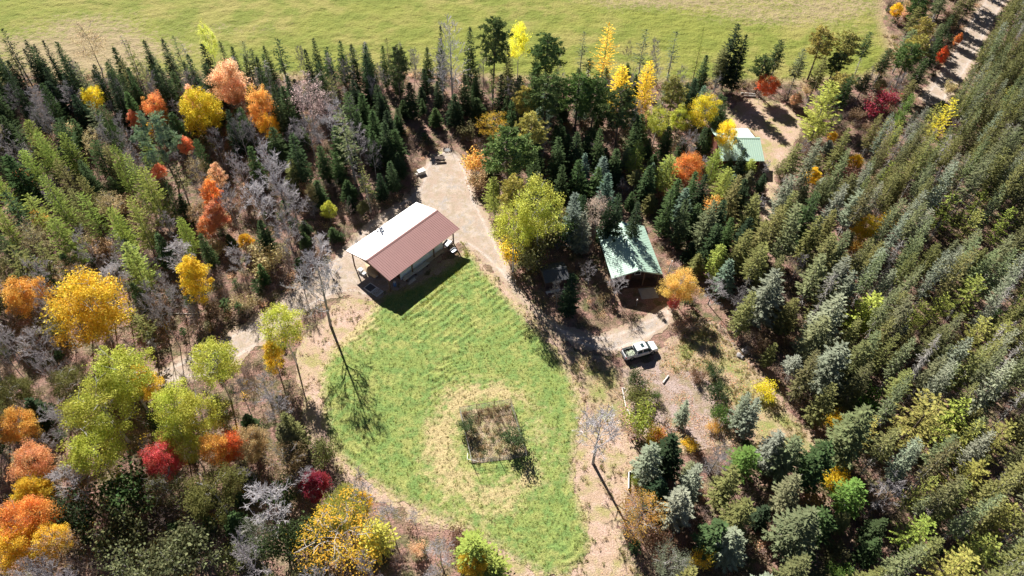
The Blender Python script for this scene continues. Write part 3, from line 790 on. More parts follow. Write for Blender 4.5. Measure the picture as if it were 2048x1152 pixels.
def pine(seed, H=18., R=3.0, start=.5, nbr=34, flat=.5):
    r = np.random.default_rng(seed)
    fo, wo = Foliage(), Wood()
    bend = r.uniform(-.5, .5, 2)
    ax = lambda z: np.array([bend[0] * math.sin(z / H * 2.2), bend[1] * math.sin(z / H * 2.6), z])
    wo.limb([ax(z) for z in np.linspace(0, H * .97, 7)], np.linspace(.24, .04, 7) * H / 18, 6)
    for i in range(nbr):
        t = (i + r.uniform(-.4, .4)) / nbr; t = min(max(t, 0), 1)
        z = H * (start + (1 - start) * t * .97); a = i * 2.4 + r.normal(0, .4)
        L = R * (math.sin(math.pi * (.22 + .72 * t)) ** .8) * r.uniform(.6, 1.12)
        o = np.array([math.cos(a), math.sin(a), 0.])
        rise = r.uniform(.05, .5) * (.4 + t)
        b = ax(z); e = b + o * L + np.array([0, 0, rise * L])
        mid = (b + e) / 2 + np.array([0, 0, -.08 * L])
        wo.limb([b, mid, e], [.06, .045, .02], 4)
        k = max(3, int(L * 4.4))
        s = r.uniform(.4, 1.05, k)[:, None]
        C = b + (e - b) * s + r.normal(0, .26, (k, 3)) * np.array([1, 1, .6])
        vb = r.uniform(.2, .75)
        for c in C:
            m = 9
            d = unit(r.normal(size=(m, 3)) * .8 + o * .5 + np.array([0, 0, .75]))
            w = unit(np.cross(d, rdir(r, m)))
            ln = r.uniform(.22, .36, (m, 1))
            fo.quads(c + d * ln, d * ln, w * .09, vb + r.uniform(-.2, .25, m), r.random(m))
    for i in range(14):
        z = r.uniform(.2 * H, start * H); a = r.uniform(0, 6.28); L = r.uniform(.5, 1.6)
        o = np.array([math.cos(a), math.sin(a), -.1]); wo.limb([ax(z), ax(z) + o * L], [.035, .012], 3)
    return wo.mesh('trunk', BARK), fo.mesh('crown', NEEDLE)

def skeleton(r, wo, H, R, levels, limbs, rad, lift=.55, z0=.25, twig=.022, k=4, kids=(4, 5), lean=.3):
    """branching wood; returns the tips of the finest shoots"""
    tips = []
    bend = r.uniform(-lean, lean, 2)
    ax = lambda t: np.array([bend[0] * t * t, bend[1] * t * t, H * t])
    top = .86
    wo.limb([ax(t) for t in np.linspace(0, top, 6)], np.linspace(rad, rad * .22, 6), 6)
    def grow(p, d, L, rd, lev):
        k1 = p + d * L * .5 + r.normal(0, .05 * L, 3)
        e = p + d * L + r.normal(0, .07 * L, 3) + np.array([0, 0, .10 * L])
        wo.limb([p, k1, e], [rd, rd * .75, max(rd * .45, twig * .5)], k if lev > 1 else 3)
        if lev <= 0:
            tips.append((p + e) / 2); tips.append(e); return
        for i in range(int(r.integers(kids[0], kids[1] + 1))):
            s = r.uniform(.35, 1.0)
            q = p + (e - p) * s
            nd = unit(d + r.normal(0, .62, 3) + np.array([0, 0, .18]))
            grow(q, nd, L * r.uniform(.42, .68), max(rd * .5, twig), lev - 1)
    for i in range(limbs):
        t = z0 + (top - z0) * (i + r.random()) / limbs
        a = i * 2.4 + r.normal(0, .35)
        el = lift + .75 * (t - z0)
        d = unit(np.array([math.cos(a), math.sin(a), math.tan(min(el, 1.35))]))
        L = R * (1.05 - .55 * t) * r.uniform(.75, 1.1)
        grow(ax(t), d, L, max(rad * .42 * (1.1 - t), twig), levels)
    return tips, ax

def broadleaf(seed, H=12., R=4., leaves=3000, size=.34, clumps=55, base=.30, shape=1.0, bark=None, sparse=False, mat=None, dense=.75, lump=.55):
    r = np.random.default_rng(seed)
    fo, wo = Foliage(), Wood()
    tips, ax = skeleton(r, wo, H * .96, R, 1 if not sparse else 2, 9, .13 * H / 12, .6, base * .8, .03, 4, (3, 4))
    c0 = np.array([0, 0, H * (base + 1) / 2]); rz = H * (1 - base) / 2
    d = rdir(r, clumps)
    ph = r.uniform(0, 6.28, 3)
    lobe = 1 + .13 * np.sin(3 * np.arctan2(d[:, 1], d[:, 0]) + ph[0]) + .09 * np.sin(5 * np.arctan2(d[:, 1], d[:, 0]) + 4 * d[:, 2] + ph[1])
    rad = r.uniform(.30, 1.0, clumps) ** .45 * lobe * .86
    C = c0 + d * rad[:, None] * np.array([R, R, rz])
    taper = np.clip(1.15 - .45 * shape * (C[:, 2] - H * base) / (H * (1 - base)), .3, 1.2)
    C[:, :2] *= taper[:, None]
    per = r.multinomial(leaves, r.dirichlet(np.full(clumps, 5.)))
    for c, n in zip(C, per):
        if not n: continue
        rr = R * .24 * r.uniform(.65, 1.3)
        g = rdir(r, n) * (r.random((n, 1)) ** .45) * rr * np.array([1, 1, .72])
        leaf_cloud(fo, r, c + g, size, .62, 1.1, np.clip(r.normal(.5, .16) + r.normal(0, .16, n), 0, 1), np.clip(r.normal(.5, .22) + r.normal(0, .12, n), 0, 1))
    if sparse and tips:
        T = np.array(tips); T = T[r.integers(0, len(T), leaves // 2)] + r.normal(0, .18, (leaves // 2, 3))
        leaf_cloud(fo, r, T, size * .8, .6, .4, r.random(len(T)), r.random(len(T)))
    return wo.mesh('trunk', bark or GREYBARK), fo.mesh('crown', mat or LEAF)

def bare(seed, H=12., R=3.6, limbs=10, levels=3, rad=.13, twig=.03, bark=None, z0=.28, kids=(3, 4), lift=.75, shoots=None):
    r = np.random.default_rng(seed)
    wo, br = Wood(), Wood()
    # trunk and limbs apart, so that the branches are a part of their own
    bend = r.uniform(-.4, .4, 2)
    tips, ax = skeleton(r, br, H, R, levels, limbs, rad, lift, z0, twig, 4, kids)
    trunk = Wood(); trunk.V, trunk.Q = [br.V[0]], [br.Q[0]]
    off = len(br.V[0])
    rest = Wood(); rest.V = br.V[1:]; rest.Q = [q - off for q in br.Q[1:]]
    return trunk.mesh('trunk', bark or GREYBARK), rest.mesh('branches', shoots or (TWIG if bark is None else bark))

def bush(seed, H=2.4, R=1.6, leaves=700, size=.22, mat=None, bark=None):
    r = np.random.default_rng(seed)
    fo, wo = Foliage(), Wood()
    n = 9
    for i in range(n):
        a = i * 2.4 + r.normal(0, .3); e = r.uniform(.3, 1.0)
        d = np.array([math.cos(a) * e * R, math.sin(a) * e * R, H * r.uniform(.6, 1.0)])
        p = np.array([.1 * math.cos(a), .1 * math.sin(a), 0])
        wo.limb([p, p + d * .5 + r.normal(0, .1, 3), p + d * .95], [.035, .025, .01], 3)
        if leaves:
            m = leaves // n
            C = p + d * r.uniform(.45, 1.05, (m, 1)) + r.normal(0, .2 * R, (m, 3)) * np.array([1, 1, .7])
            C[:, 2] = np.maximum(C[:, 2], .08)
            leaf_cloud(fo, r, C, size, .65, .6, np.clip(r.normal(.5, .15) + r.normal(0, .18, m), 0, 1), r.random(m))
        for j in range(5):
            q = p + d * r.uniform(.3, .9); dd = unit(d / np.linalg.norm(d) + r.normal(0, .5, 3)) * r.uniform(.3, .6) * H * .5
            wo.limb([q, q + dd], [.018, .008], 3)
    return wo.mesh('stems', bark or GREYBARK), (fo.mesh('crown', mat or LEAF) if leaves else None)

S = {}
S['spruce'] = [conifer(10 + i, 14, 1.8 + .2 * (i % 3), .34 + .06 * (i % 3), .36, 8, .24, .56, .72, 50, .30, 1.2, 1.3, gappy=.10) for i in range(9)]
S['fullspruce'] = [conifer(30 + i, 13, 2.4, .14, .36, 8, .28, .60, .8, 30, .28, 1.1, 1.2, gappy=.05) for i in range(6)]
S['fir'] = [conifer(50 + i, 12, 2.0 + .15 * (i % 2), .07, .32, 8, .16, .55, .95, 10, .2, .8, bark=GREYBARK) for i in range(6)]
S['thin'] = [conifer(70 + i, 14, 1.35, .30, .5, 5, .25, .5, .6, 60, .45, 1.0, gappy=.4) for i in range(4)]
S['larch'] = [conifer(90 + i, 12, 2.2, .10, .30, 8, -.05, .40, .60, 16, .28, 1.2, 1.9, bark=GREYBARK, gappy=.05) for i in range(5)]
S['airylarch'] = [conifer(110 + i, 13, 2.4, .15, .42, 6, -.02, .36, .6, 40, .4, 1.2, 1.8, bark=BARK, gappy=.2) for i in range(3)]
S['deadconifer'] = [conifer(130 + i, 12, 1.5, .95, .4, 4, .2, .3, .8, 150, .4, .5) for i in range(3)]
S['pine'] = [pine(150 + i, 18, 3.1, .48, 62) for i in range(5)]
S['whitepine'] = [pine(170, 15, 4.4, .40, 46)]
S['maple'] = [broadleaf(200 + i, 12, 4.4, 14000, .23, 130, .24, .8) for i in range(5)]
S['aspen'] = [broadleaf(220 + i, 14, 3.6, 8000, .215, 115, .34, .7, bark=PALEBARK) for i in range(5)]
S['slim'] = [broadleaf(240 + i, 12, 2.7, 8500, .21, 90, .2, 1.6) for i in range(3)]
S['thinleaf'] = [broadleaf(260 + i, 12, 4., 2200, .2, 80, .3, .7, sparse=True) for i in range(4)]
S['bare'] = [bare(300 + i, 12, 3.3, 10, 3, .13, .022, None, .28, (4, 5)) for i in range(6)]
S['tallbare'] = [bare(320 + i, 19, 4.0, 26, 3, .22, .042, PALEBARK, .12, (2, 3), .55, PALETWIG) for i in range(2)]
S['lawnbare'] = [bare(330 + i, 16, 4.6, 10, 3, .28, .03, None, .30, (4, 6), .75, PALETWIG) for i in range(2)]
S['palebare'] = [bare(360 + i, 12, 3.5, 11, 3, .14, .024, None, .25, (4, 5), .75, PALETWIG) for i in range(3)]
S['bush'] = [bush(400 + i, 2.6, 1.7, 1500, .2) for i in range(4)]
S['barebush'] = [bare(420 + i, 3.2, 2.2, 12, 2, .04, .013, BRUSH, .02, (4, 5), .5) for i in range(4)]
NOM = dict(spruce=(14, 4.2), fullspruce=(13, 5.0), fir=(12, 4.3), thin=(14, 3.0), larch=(12, 4.8), airylarch=(13, 5.2), deadconifer=(12, 3.2), pine=(18, 6.2), whitepine=(15, 9),
           maple=(12, 8.6), aspen=(14, 7.0), slim=(12, 5.2), thinleaf=(12, 8), bare=(12, 7.5), palebare=(12, 8), tallbare=(19, 8), lawnbare=(16, 10), bush=(2.6, 3.6), barebush=(3.2, 4.6))
KINDS = dict(spruce=('spruce_tree', 'spruce'), fullspruce=('spruce_tree', 'spruce'), fir=('fir_tree', 'fir tree'), thin=('slender_conifer', 'conifer'), larch=('larch_tree', 'larch'),
             airylarch=('larch_tree', 'larch'), deadconifer=('dead_conifer', 'dead tree'), pine=('pine_tree', 'pine'), whitepine=('pine_tree', 'pine'), maple=('maple_tree', 'maple'),
             aspen=('aspen_tree', 'aspen'), slim=('maple_tree', 'maple'), thinleaf=('birch_tree', 'birch'), bare=('bare_tree', 'bare tree'), palebare=('bare_tree', 'bare tree'), tallbare=('bare_tree', 'bare tree'),
             lawnbare=('bare_tree', 'bare tree'), bush=('leafy_bush', 'bush'), barebush=('bare_bush', 'bush'))
WORD = dict(spruce='spruce', fullspruce='spruce', fir='fir', thin='slender conifer', larch='larch', airylarch='thin-needled larch', deadconifer='dead conifer', pine='pine', whitepine='pine', maple='maple',
            aspen='aspen', slim='maple', thinleaf='half-bare birch', bare='bare grey tree', palebare='silvery bare tree', tallbare='bare tree', lawnbare='bare tree', bush='leafy bush', barebush='bare twiggy bush')
# natural leaf and needle colours
T = dict(
    chartreuse=((.42, .46, .10), 'chartreuse green'),
    honey=((.80, .55, .20), 'honey coloured'),
    larchgold=((.36, .35, .10), 'pale yellow green'), sage=((0.115, 0.170, 0.070), 'sage green'),
    dark=((0.048, 0.074, 0.038), 'dark green'), deep=((0.078, 0.115, 0.048), 'deep green'), green=((0.088, 0.135, 0.050), 'mid green'), olive=((0.235, 0.235, 0.088), 'olive green'), greygreen=((0.225, 0.250, 0.125), 'grey green'),
    pale=((0.310, 0.335, 0.235), 'pale grey green'), blue=((0.170, 0.235, 0.170), 'blue green'), fresh=((0.150, 0.250, 0.060), 'fresh green'), lime=((0.340, 0.390, 0.090), 'lime green'), larch=((0.280, 0.340, 0.078), 'soft green'),
    yellowgreen=((0.600, 0.620, 0.130), 'yellow green'), lemon=((0.920, 0.840, 0.090), 'lemon yellow'), yellow=((0.950, 0.750, 0.080), 'yellow'), gold=((0.950, 0.680, 0.100), 'golden yellow'), amber=((0.880, 0.540, 0.150), 'amber'),
    orange=((0.880, 0.420, 0.140), 'orange'), scarlet=((0.950, 0.280, 0.110), 'scarlet orange'), coral=((0.930, 0.470, 0.270), 'coral'), salmon=((0.950, 0.640, 0.400), 'salmon pink'), pink=((0.700, 0.520, 0.470), 'faded pink'),
    red=((0.700, 0.150, 0.140), 'red'), crimson=((0.420, 0.070, 0.100), 'crimson'), tan=((0.500, 0.360, 0.200), 'tan'), brown=((0.260, 0.165, 0.105), 'brown'), moss=((0.180, 0.180, 0.080), 'dull olive'), straw=((0.600, 0.490, 0.260), 'straw coloured'),
    bare=((.3, .27, .26), ''), )
# ------------------------------------------------------------------ trees one by one: kind, top of crown in the photograph (u, v), height, crown width, tint, label
HAND = [
# left field edge
('thin', 4, 58, 15, 3.2, 'dark', None), ('thin', -8, 98, 14, 3, 'dark', None), ('fir', 45, 98, 12, 3.4, 'dark', None), ('fir', 66, 90, 12.5, 3.2, 'dark', None), ('fir', 88, 82, 14, 3.2, 'dark', None),
('fir', 121, 100, 13, 3.0, 'dark', None), ('fir', 103, 112, 11, 3, 'deep', None), ('fir', 22, 150, 12, 3.5, 'dark', None),
('thinleaf', 163, 52, 11.5, 8, 'straw', 'pale straw yellow half-bare birch standing alone against the field'),
('fir', 184, 128, 12, 3.4, 'dark', None), ('fir', 212, 145, 12.5, 3.6, 'dark', None), ('fir', 240, 146, 11, 3.4, 'deep', None), ('fir', 256, 142, 11, 3, 'deep', None), ('fir', 306, 128, 14, 3.2, 'dark', None), ('fir', 317, 132, 14, 3.4, 'dark', None),
('thin', 336, 98, 11, 2.6, 'greygreen', None), ('aspen', 403, 40, 14.5, 4.0, 'yellowgreen', 'yellow green topped aspen rising over the field edge by a dark fir'), ('fir', 404, 86, 12.5, 4.6, 'dark', None), ('fir', 442, 82, 14, 3.2, 'dark', None), ('fir', 484, 112, 10, 3.0, 'dark', None),
('thin', 514, 138, 13, 3.2, 'dark', None), ('thin', 553, 78, 12.5, 4.0, 'deep', 'sparse dark conifer standing out against the field'), ('fir', 611, 97, 12, 3.6, 'dark', None), ('deadconifer', 657, 120, 10, 3.2, 'bare', None),
('maple', 174, 168, 7.5, 5, 'yellow', 'small golden yellow maple among dark firs near the field'), ('maple', 442, 112, 14.5, 8.5, 'salmon', 'large salmon orange maple at the field edge'), ('maple', 455, 148, 10, 6, 'coral', 'orange lower maple just in front of the salmon one'),
('maple', 385, 172, 13, 9.2, 'yellow', 'big bright yellow maple near the field edge'), ('slim', 372, 165, 12, 4, 'salmon', None), ('maple', 295, 182, 9.5, 5.2, 'orange', 'orange maple between two pairs of dark firs'), ('slim', 256, 218, 7, 3.6, 'coral', 'small coral maple among dark firs'), ('slim', 312, 205, 7, 3.6, 'amber', None),
('maple', 508, 170, 13, 6.4, 'amber', 'amber orange maple next to the faded pink tree'), ('maple', 530, 225, 8, 4.5, 'gold', None), ('thinleaf', 606, 158, 12.5, 9.5, 'pink', 'faded pink half-bare broad tree near the field'), ('thinleaf', 640, 190, 10, 6, 'pink', None), ('slim', 298, 238, 6, 3.6, 'gold', None),
# left larches
('larch', 55, 240, 12, 5.5, 'larch', None), ('larch', 76, 262, 12, 5, 'larch', None), ('larch', 45, 300, 9, 5, 'lime', None), ('larch', 122, 268, 11, 5, 'larch', None), ('larch', 186, 284, 9, 6.2, 'green', None), ('larch', 222, 294, 12, 4.6, 'larch', None), ('larch', 256, 312, 14, 4.6, 'lime', None),
('larch', 283, 336, 14, 6.4, 'lime', 'tall lime green larch, fullest of the larches on the left'), ('fir', 10, 310, 11, 6, 'green', None), ('larch', 88, 352, 14, 5.2, 'larch', None), ('airylarch', 112, 315, 10, 5, 'olive', None),
('whitepine', 300, 236, 15.5, 9, 'blue', 'blue green white pine with wide flat whorled branches'), ('slim', 362, 270, 6, 4, 'coral', None), ('slim', 30, 335, 6, 3.5, 'coral', None),
('slim', 424, 324, 8, 4, 'salmon', 'salmon pink slender maple above the coral one'), ('slim', 406, 356, 10, 5, 'orange', 'vivid orange slender maple in the row of coral maples'), ('slim', 420, 402, 8, 5.6, 'coral', 'lowest coral maple of the orange row'), ('slim', 404, 430, 6, 4.4, 'coral', None), ('slim', 312, 328, 4, 3.6, 'coral', None),
('airylarch', 52, 388, 10, 6, 'larch', None), ('airylarch', 163, 388, 12, 5, 'larch', None), ('larch', 105, 436, 11.5, 6.8, 'larch', None), ('larch', 215, 415, 11.5, 5, 'lime', None), ('larch', 254, 396, 12.5, 5, 'lime', None), ('larch', 248, 486, 11.5, 6.4, 'lime', 'bright lime round-topped larch with dark lower half'),
('thin', 70, 484, 9.5, 4, 'olive', None), ('thin', 18, 488, 10.5, 4.4, 'olive', None), ('thin', 10, 385, 12, 4, 'deep', None), ('bush', 195, 478, 5, 4.4, 'tan', None), ('slim', 66, 418, 5, 3.6, 'amber', None),
('slim', 368, 512, 12, 6.6, 'gold', 'slim orange gold maple standing by itself below the larches'), ('maple', 146, 560, 14.5, 12.6, 'gold', 'broad golden orange maple, largest crown of all'), ('maple', 28, 560, 9, 7.6, 'amber', 'dull amber maple beside the broad golden maple'),
('palebare', 215, 532, 9, 9, 'bare', None), ('palebare', 350, 485, 9, 8, 'bare', None), ('bare', 340, 572, 8, 5.5, 'bare', None), ('palebare', 535, 292, 13.5, 9, 'bare', 'large silvery bare tree between the dark firs'), ('palebare', 558, 352, 11, 8, 'bare', None), ('palebare', 505, 365, 12, 9, 'bare', None), ('bare', 573, 380, 10, 7, 'bare', None), ('bare', 445, 372, 11, 6, 'bare', None),
('palebare', 640, 470, 6, 5, 'bare', 'small silvery bare tree at the driveway edge'), ('barebush', 572, 520, 5, 5, 'bare', None), ('bush', 528, 500, 4.5, 7.5, 'straw', 'pale straw coloured broad bush by the driveway bend'), ('slim', 486, 468, 4, 3.6, 'gold', None),
# mid left
('fir', 577, 268, 13, 5.2, 'deep', 'broad-based deep green fir among bare grey trees'), ('fir', 500, 292, 10, 4, 'green', None), ('fir', 575, 320, 8, 4.2, 'olive', None), ('fir', 542, 252, 10, 5, 'deep', None), ('palebare', 655, 215, 12, 8, 'bare', None), ('bare', 612, 235, 11, 8, 'bare', None), ('bare', 470, 232, 12, 6, 'bare', None), ('bare', 495, 240, 10, 6, 'bare', None),
('thin', 683, 208, 18, 4.6, 'greygreen', 'tall grey green conifer with long thin trunk leaning over firs'), ('fir', 725, 188, 9, 4.6, 'deep', None), ('fir', 745, 222, 9.5, 5, 'deep', None), ('fir', 768, 242, 10.5, 5, 'deep', None), ('fir', 783, 258, 9, 5, 'deep', None), ('fir', 745, 262, 9, 4.5, 'deep', None), ('fir', 795, 232, 5, 3.2, 'deep', None), ('fir', 690, 360, 5.5, 4, 'deep', None), ('fir', 632, 362, 6.5, 4.2, 'deep', None), ('bare', 742, 285, 9, 5, 'bare', None),
('slim', 618, 366, 6.5, 3.2, 'straw', None), ('slim', 653, 402, 5, 3.6, 'yellowgreen', None), ('fir', 608, 442, 3.5, 2.6, 'deep', None), ('slim', 724, 400, 4, 3.0, 'moss', None),
('fir', 702, 88, 12, 3.4, 'dark', None), ('bare', 690, 120, 9, 5, 'bare', None), ('pine', 788, 94, 14.5, 4.4, 'deep', 'slender pine with round tuft on a bare trunk at the field edge'), ('fir', 846, 138, 7, 3.2, 'dark', None), ('bare', 822, 112, 9, 4.5, 'bare', None), ('bare', 760, 128, 9, 4, 'bare', None), ('thin', 660, 150, 10, 3.5, 'olive', None),
# field edge centre
('fir', 877, 54, 16, 3.0, 'dark', None), ('tallbare', 897, 30, 19.5, 8.5, 'bare', 'tall silvery bare poplar rising over the field edge'), ('tallbare', 880, 95, 13, 6, 'bare', None), ('fir', 940, 54, 16, 4.4, 'deep', None), ('pine', 985, 35, 20, 6.8, 'deep', 'tallest dark green pine against the field'), ('aspen', 1038, 36, 16, 5.6, 'lemon', 'lemon yellow aspen between two dark pines at the field'), ('pine', 1090, 66, 16, 7.0, 'deep', 'bushy dark pine right of the lemon yellow aspen'), ('fir', 1018, 90, 13, 4, 'olive', None), ('thin', 985, 140, 10, 3, 'olive', None),
('fir', 870, 218, 4.5, 3.6, 'green', None), ('fir', 955, 195, 6, 5, 'deep', None), ('fir', 910, 190, 8, 4.5, 'dark', None), ('fir', 930, 150, 10, 4.4, 'deep', None),
('thin', 1168, 62, 11, 2.8, 'greygreen', None), ('thin', 1180, 118, 5, 3, 'deep', None), ('airylarch', 1215, 46, 15, 6.4, 'gold', 'tall sparse golden larch standing against the field'), ('bare', 1258, 88, 7, 4, 'bare', None), ('thin', 1294, 58, 14, 3.4, 'greygreen', None), ('bare', 1312, 80, 10, 5, 'bare', None), ('thin', 1353, 66, 12, 3.4, 'greygreen', None), ('airylarch', 1410, 55, 13, 3.2, 'larch', None),
('fullspruce', 1478, 50, 16, 6.4, 'dark', 'big dark dense spruce against the field, taller of a touching pair'), ('fullspruce', 1494, 70, 14.5, 5, 'dark', 'dark dense spruce tucked against the bigger one by the field'), ('spruce', 1450, 95, 11, 4.2, 'olive', None), ('spruce', 1568, 80, 11.5, 4, 'deep', None), ('pine', 1652, 58, 13, 6.4, 'olive', None), ('pine', 1706, 66, 13, 6.2, 'olive', None), ('pine', 1680, 105, 9, 5, 'deep', None), ('spruce', 1745, 65, 11, 3.2, 'deep', None), ('spruce', 1780, 98, 9.5, 3.6, 'deep', None), ('spruce', 1735, 150, 7, 3.5, 'olive', None),
('maple', 1543, 148, 7, 5.6, 'scarlet', 'scarlet orange maple at the edge of the dirt yard'), ('slim', 1598, 185, 4, 3.6, 'salmon', None), ('slim', 1768, 158, 3.5, 3.4, 'straw', None), ('bush', 1775, 182, 4.5, 5.4, 'crimson', 'crimson bush near the spruces at the field corner'), ('bush', 1752, 200, 4.5, 5, 'crimson', 'darker crimson bush beside a dead conifer at the field corner'),
('spruce', 1852, 118, 11, 3.6, 'deep', None), ('spruce', 1880, 78, 12, 3.6, 'deep', None), ('fullspruce', 1905, 30, 12, 4, 'deep', None), ('spruce', 1935, -12, 12, 3.8, 'olive', None), ('spruce', 1828, 160, 8, 3.4, 'olive', None),
# centre wood
('pine', 1095, 150, 15.5, 8.6, 'green', 'broad pine, left one of three in a row in the centre wood'), ('pine', 1160, 152, 15, 7.4, 'green', 'broad pine in the middle of three in a row in the centre wood'), ('pine', 1192, 158, 14.5, 6.4, 'green', None), ('pine', 1250, 178, 15.5, 7.4, 'deep', 'broad dark pine in front of the yellow larches'), ('pine', 1025, 262, 15.5, 9.6, 'green', 'broad pine by the upper bend of the driveway'), ('pine', 1062, 232, 12, 6, 'olive', None),
('larch', 1247, 134, 12.5, 6.8, 'yellow', 'broad yellow larch behind the dark pine'), ('larch', 1301, 124, 12.5, 5.2, 'yellow', 'slim yellow larch with thin visible trunk'), ('thinleaf', 985, 226, 8.5, 7.4, 'gold', 'golden half-bare birch by the broad pine near the driveway'), ('bush', 948, 310, 5, 6, 'amber', 'amber bush at the right edge of the driveway'), ('bush', 955, 345, 4, 4.4, 'tan', None), ('barebush', 960, 285, 4, 4.6, 'bare', None), ('bush', 935, 250, 4, 4, 'moss', None),
('aspen', 1322, 208, 11, 5.2, 'yellowgreen', 'yellow green aspen beside the slim yellow larch'), ('aspen', 1366, 208, 10, 5, 'yellowgreen', 'yellow green aspen touching the brightest lemon aspen'), ('aspen', 1413, 182, 12.5, 6.8, 'lemon', 'brightest lemon yellow aspen above the far cabin'), ('aspen', 1462, 236, 10.5, 4.8, 'yellow', 'slender golden aspen overlapping the far cabin roof'),
('larch', 1280, 280, 9, 4.4, 'lime', 'small lime larch in the gap of the centre wood'), ('fir', 1160, 316, 10, 4.8, 'green', None), ('fir', 1196, 335, 9, 4.2, 'green', None), ('fir', 1300, 330, 9, 4.6, 'deep', None), ('larch', 1336, 312, 9, 5.4, 'larch', None), ('fir', 1120, 275, 11, 4.6, 'deep', None), ('fir', 1160, 262, 11, 4.4, 'deep', None), ('maple', 1385, 308, 7.5, 7, 'orange', 'dull orange maple among firs below the far cabin'), ('fir', 1490, 300, 8, 3.2, 'dark', 'small dark fir in front of the far cabin roof'), ('fir', 1338, 255, 8, 4, 'deep', None), ('fir', 1275, 232, 10, 4, 'deep', None),
('aspen', 1085, 348, 20, 8.6, 'yellowgreen', 'large yellow green aspen behind the dark shed'), ('aspen', 1030, 394, 17, 7, 'yellowgreen', 'yellow green aspen at the driveway bend, left of the larger one'), ('bush', 1022, 485, 5.5, 4.4, 'yellow', 'yellow bush beside the driveway bend'), ('bush', 1060, 478, 7.5, 7.4, 'moss', 'tall dull olive bush between shed and driveway'), ('bush', 1085, 430, 9, 7, 'olive', None), ('bush', 1120, 440, 7, 6, 'green', None),
('fir', 1156, 386, 12.5, 5, 'blue', 'tall blue green fir between shed and cabin'), ('fir', 1168, 425, 9.5, 4.2, 'pale', 'paler fir in front of the tall blue green fir'), ('fir', 1143, 550, 9.5, 4.0, 'dark', 'dark fir standing in shade before the small shed'), ('thinleaf', 1198, 392, 11, 6, 'pink', 'grey pink half-bare tree overhanging the cabin roof corner'), ('bare', 1236, 552, 5.5, 5, 'bare', 'small bare tree at the front corner of the green cabin'), ('bare', 1182, 530, 5, 4.4, 'bare', None), ('bare', 1118, 560, 6.5, 3.4, 'bare', None),
('fir', 1238, 388, 13, 4.0, 'dark', None), ('fir', 1276, 398, 12, 3.6, 'dark', None), ('fir', 1215, 402, 11, 3.6, 'dark', None),
('maple', 1371, 545, 8, 6.8, 'honey', 'round amber orange tree at the end of the driveway by the cabin'), ('bush', 1352, 592, 4, 2.4, 'red', 'small red bush under the round amber tree'), ('bare', 1432, 560, 6, 6, 'bare', 'bare bushy tree beside the round amber tree'),
# lawn and yard
('lawnbare', 624, 512, 16, 9.5, 'bare', 'tall bare tree at the lawn edge near the barn'), ('lawnbare', 1206, 830, 12.5, 8.6, 'bare', 'crooked bare tree right of the lawn casting a long shadow'),
('aspen', 553, 610, 14, 6.8, 'yellowgreen', 'yellow green aspen beside the lower driveway'), ('slim', 533, 680, 9, 4, 'gold', 'small golden maple under the driveway aspen'),
('bush', 1282, 828, 4.5, 5.4, 'lime', 'lime bush at the lower edge of the leafy yard'), ('bush', 1308, 862, 2.6, 3, 'yellow', 'small yellow bush beside the lime bush'), ('bush', 1326, 866, 2.4, 2.6, 'orange', None), ('bush', 1275, 750, 2.6, 3.4, 'green', 'green bush just below the pickup truck'), ('bush', 1283, 785, 2.6, 4.6, 'olive', None), ('bush', 1313, 785, 1.6, 1.8, 'fresh', None), ('fir', 1378, 795, 7, 2.4, 'pale', None), ('bush', 1432, 735, 2, 3.2, 'deep', None), ('bush', 1440, 778, 2.6, 4.2, 'deep', None), ('bush', 1446, 822, 2.6, 3.4, 'fresh', 'fresh green bush by the white fallen poles'), ('bush', 1428, 846, 1.6, 2.2, 'amber', None), ('bush', 1380, 882, 1.6, 2.6, 'yellow', None), ('bush', 1400, 745, 1.8, 3, 'brown', None),
('bush', 936, 842, 2.8, 3.0, 'sage', 'smaller green bush inside the fenced plot'), ('bush', 1026, 862, 3.5, 4.2, 'sage', 'larger green bush inside the fenced plot'),
# lower left
('aspen', 215, 698, 15, 8, 'yellowgreen', 'tall yellow green aspen, top one of the clump near the lower left'), ('aspen', 178, 775, 13.5, 9.6, 'yellowgreen', 'widest yellow green aspen of the lower left clump'), ('aspen', 405, 684, 14, 7, 'yellowgreen', None), ('slim', 270, 732, 9, 5, 'gold', 'golden maple touching the lower left aspen clump'),
('aspen', 318, 772, 13, 6.4, 'yellowgreen', None), ('aspen', 376, 792, 13, 6.6, 'yellowgreen', None), ('aspen', 328, 842, 10, 5.4, 'yellowgreen', None), ('aspen', 366, 868, 9, 4.4, 'yellowgreen', None), ('aspen', 160, 876, 11, 8, 'yellowgreen', None), ('aspen', 430, 795, 9, 4, 'olive', None),
('maple', 308, 888, 9, 5.8, 'red', 'crimson red round maple below the aspens'), ('maple', 412, 868, 10, 4.4, 'amber', 'amber orange maple left of the red one near the lower aspens'), ('maple', 448, 868, 8, 4.4, 'scarlet', 'scarlet maple beside the amber orange maple'), ('maple', 490, 860, 8, 5, 'tan', 'tan orange fading maple beside the scarlet one'),
('maple', 40, 898, 8, 5.8, 'coral', 'coral orange maple above the corner orange maple'), ('maple', 20, 1010, 10, 6.8, 'orange', 'large orange maple in the lower left corner'), ('maple', 12, 1065, 9, 6.2, 'gold', 'golden maple in front of the large orange corner maple'), ('maple', 75, 1062, 8, 5, 'gold', None), ('maple', 15, 828, 8, 6, 'amber', None), ('slim', 45, 960, 7, 6, 'gold', None), ('thinleaf', 85, 1080, 8, 6, 'tan', None),
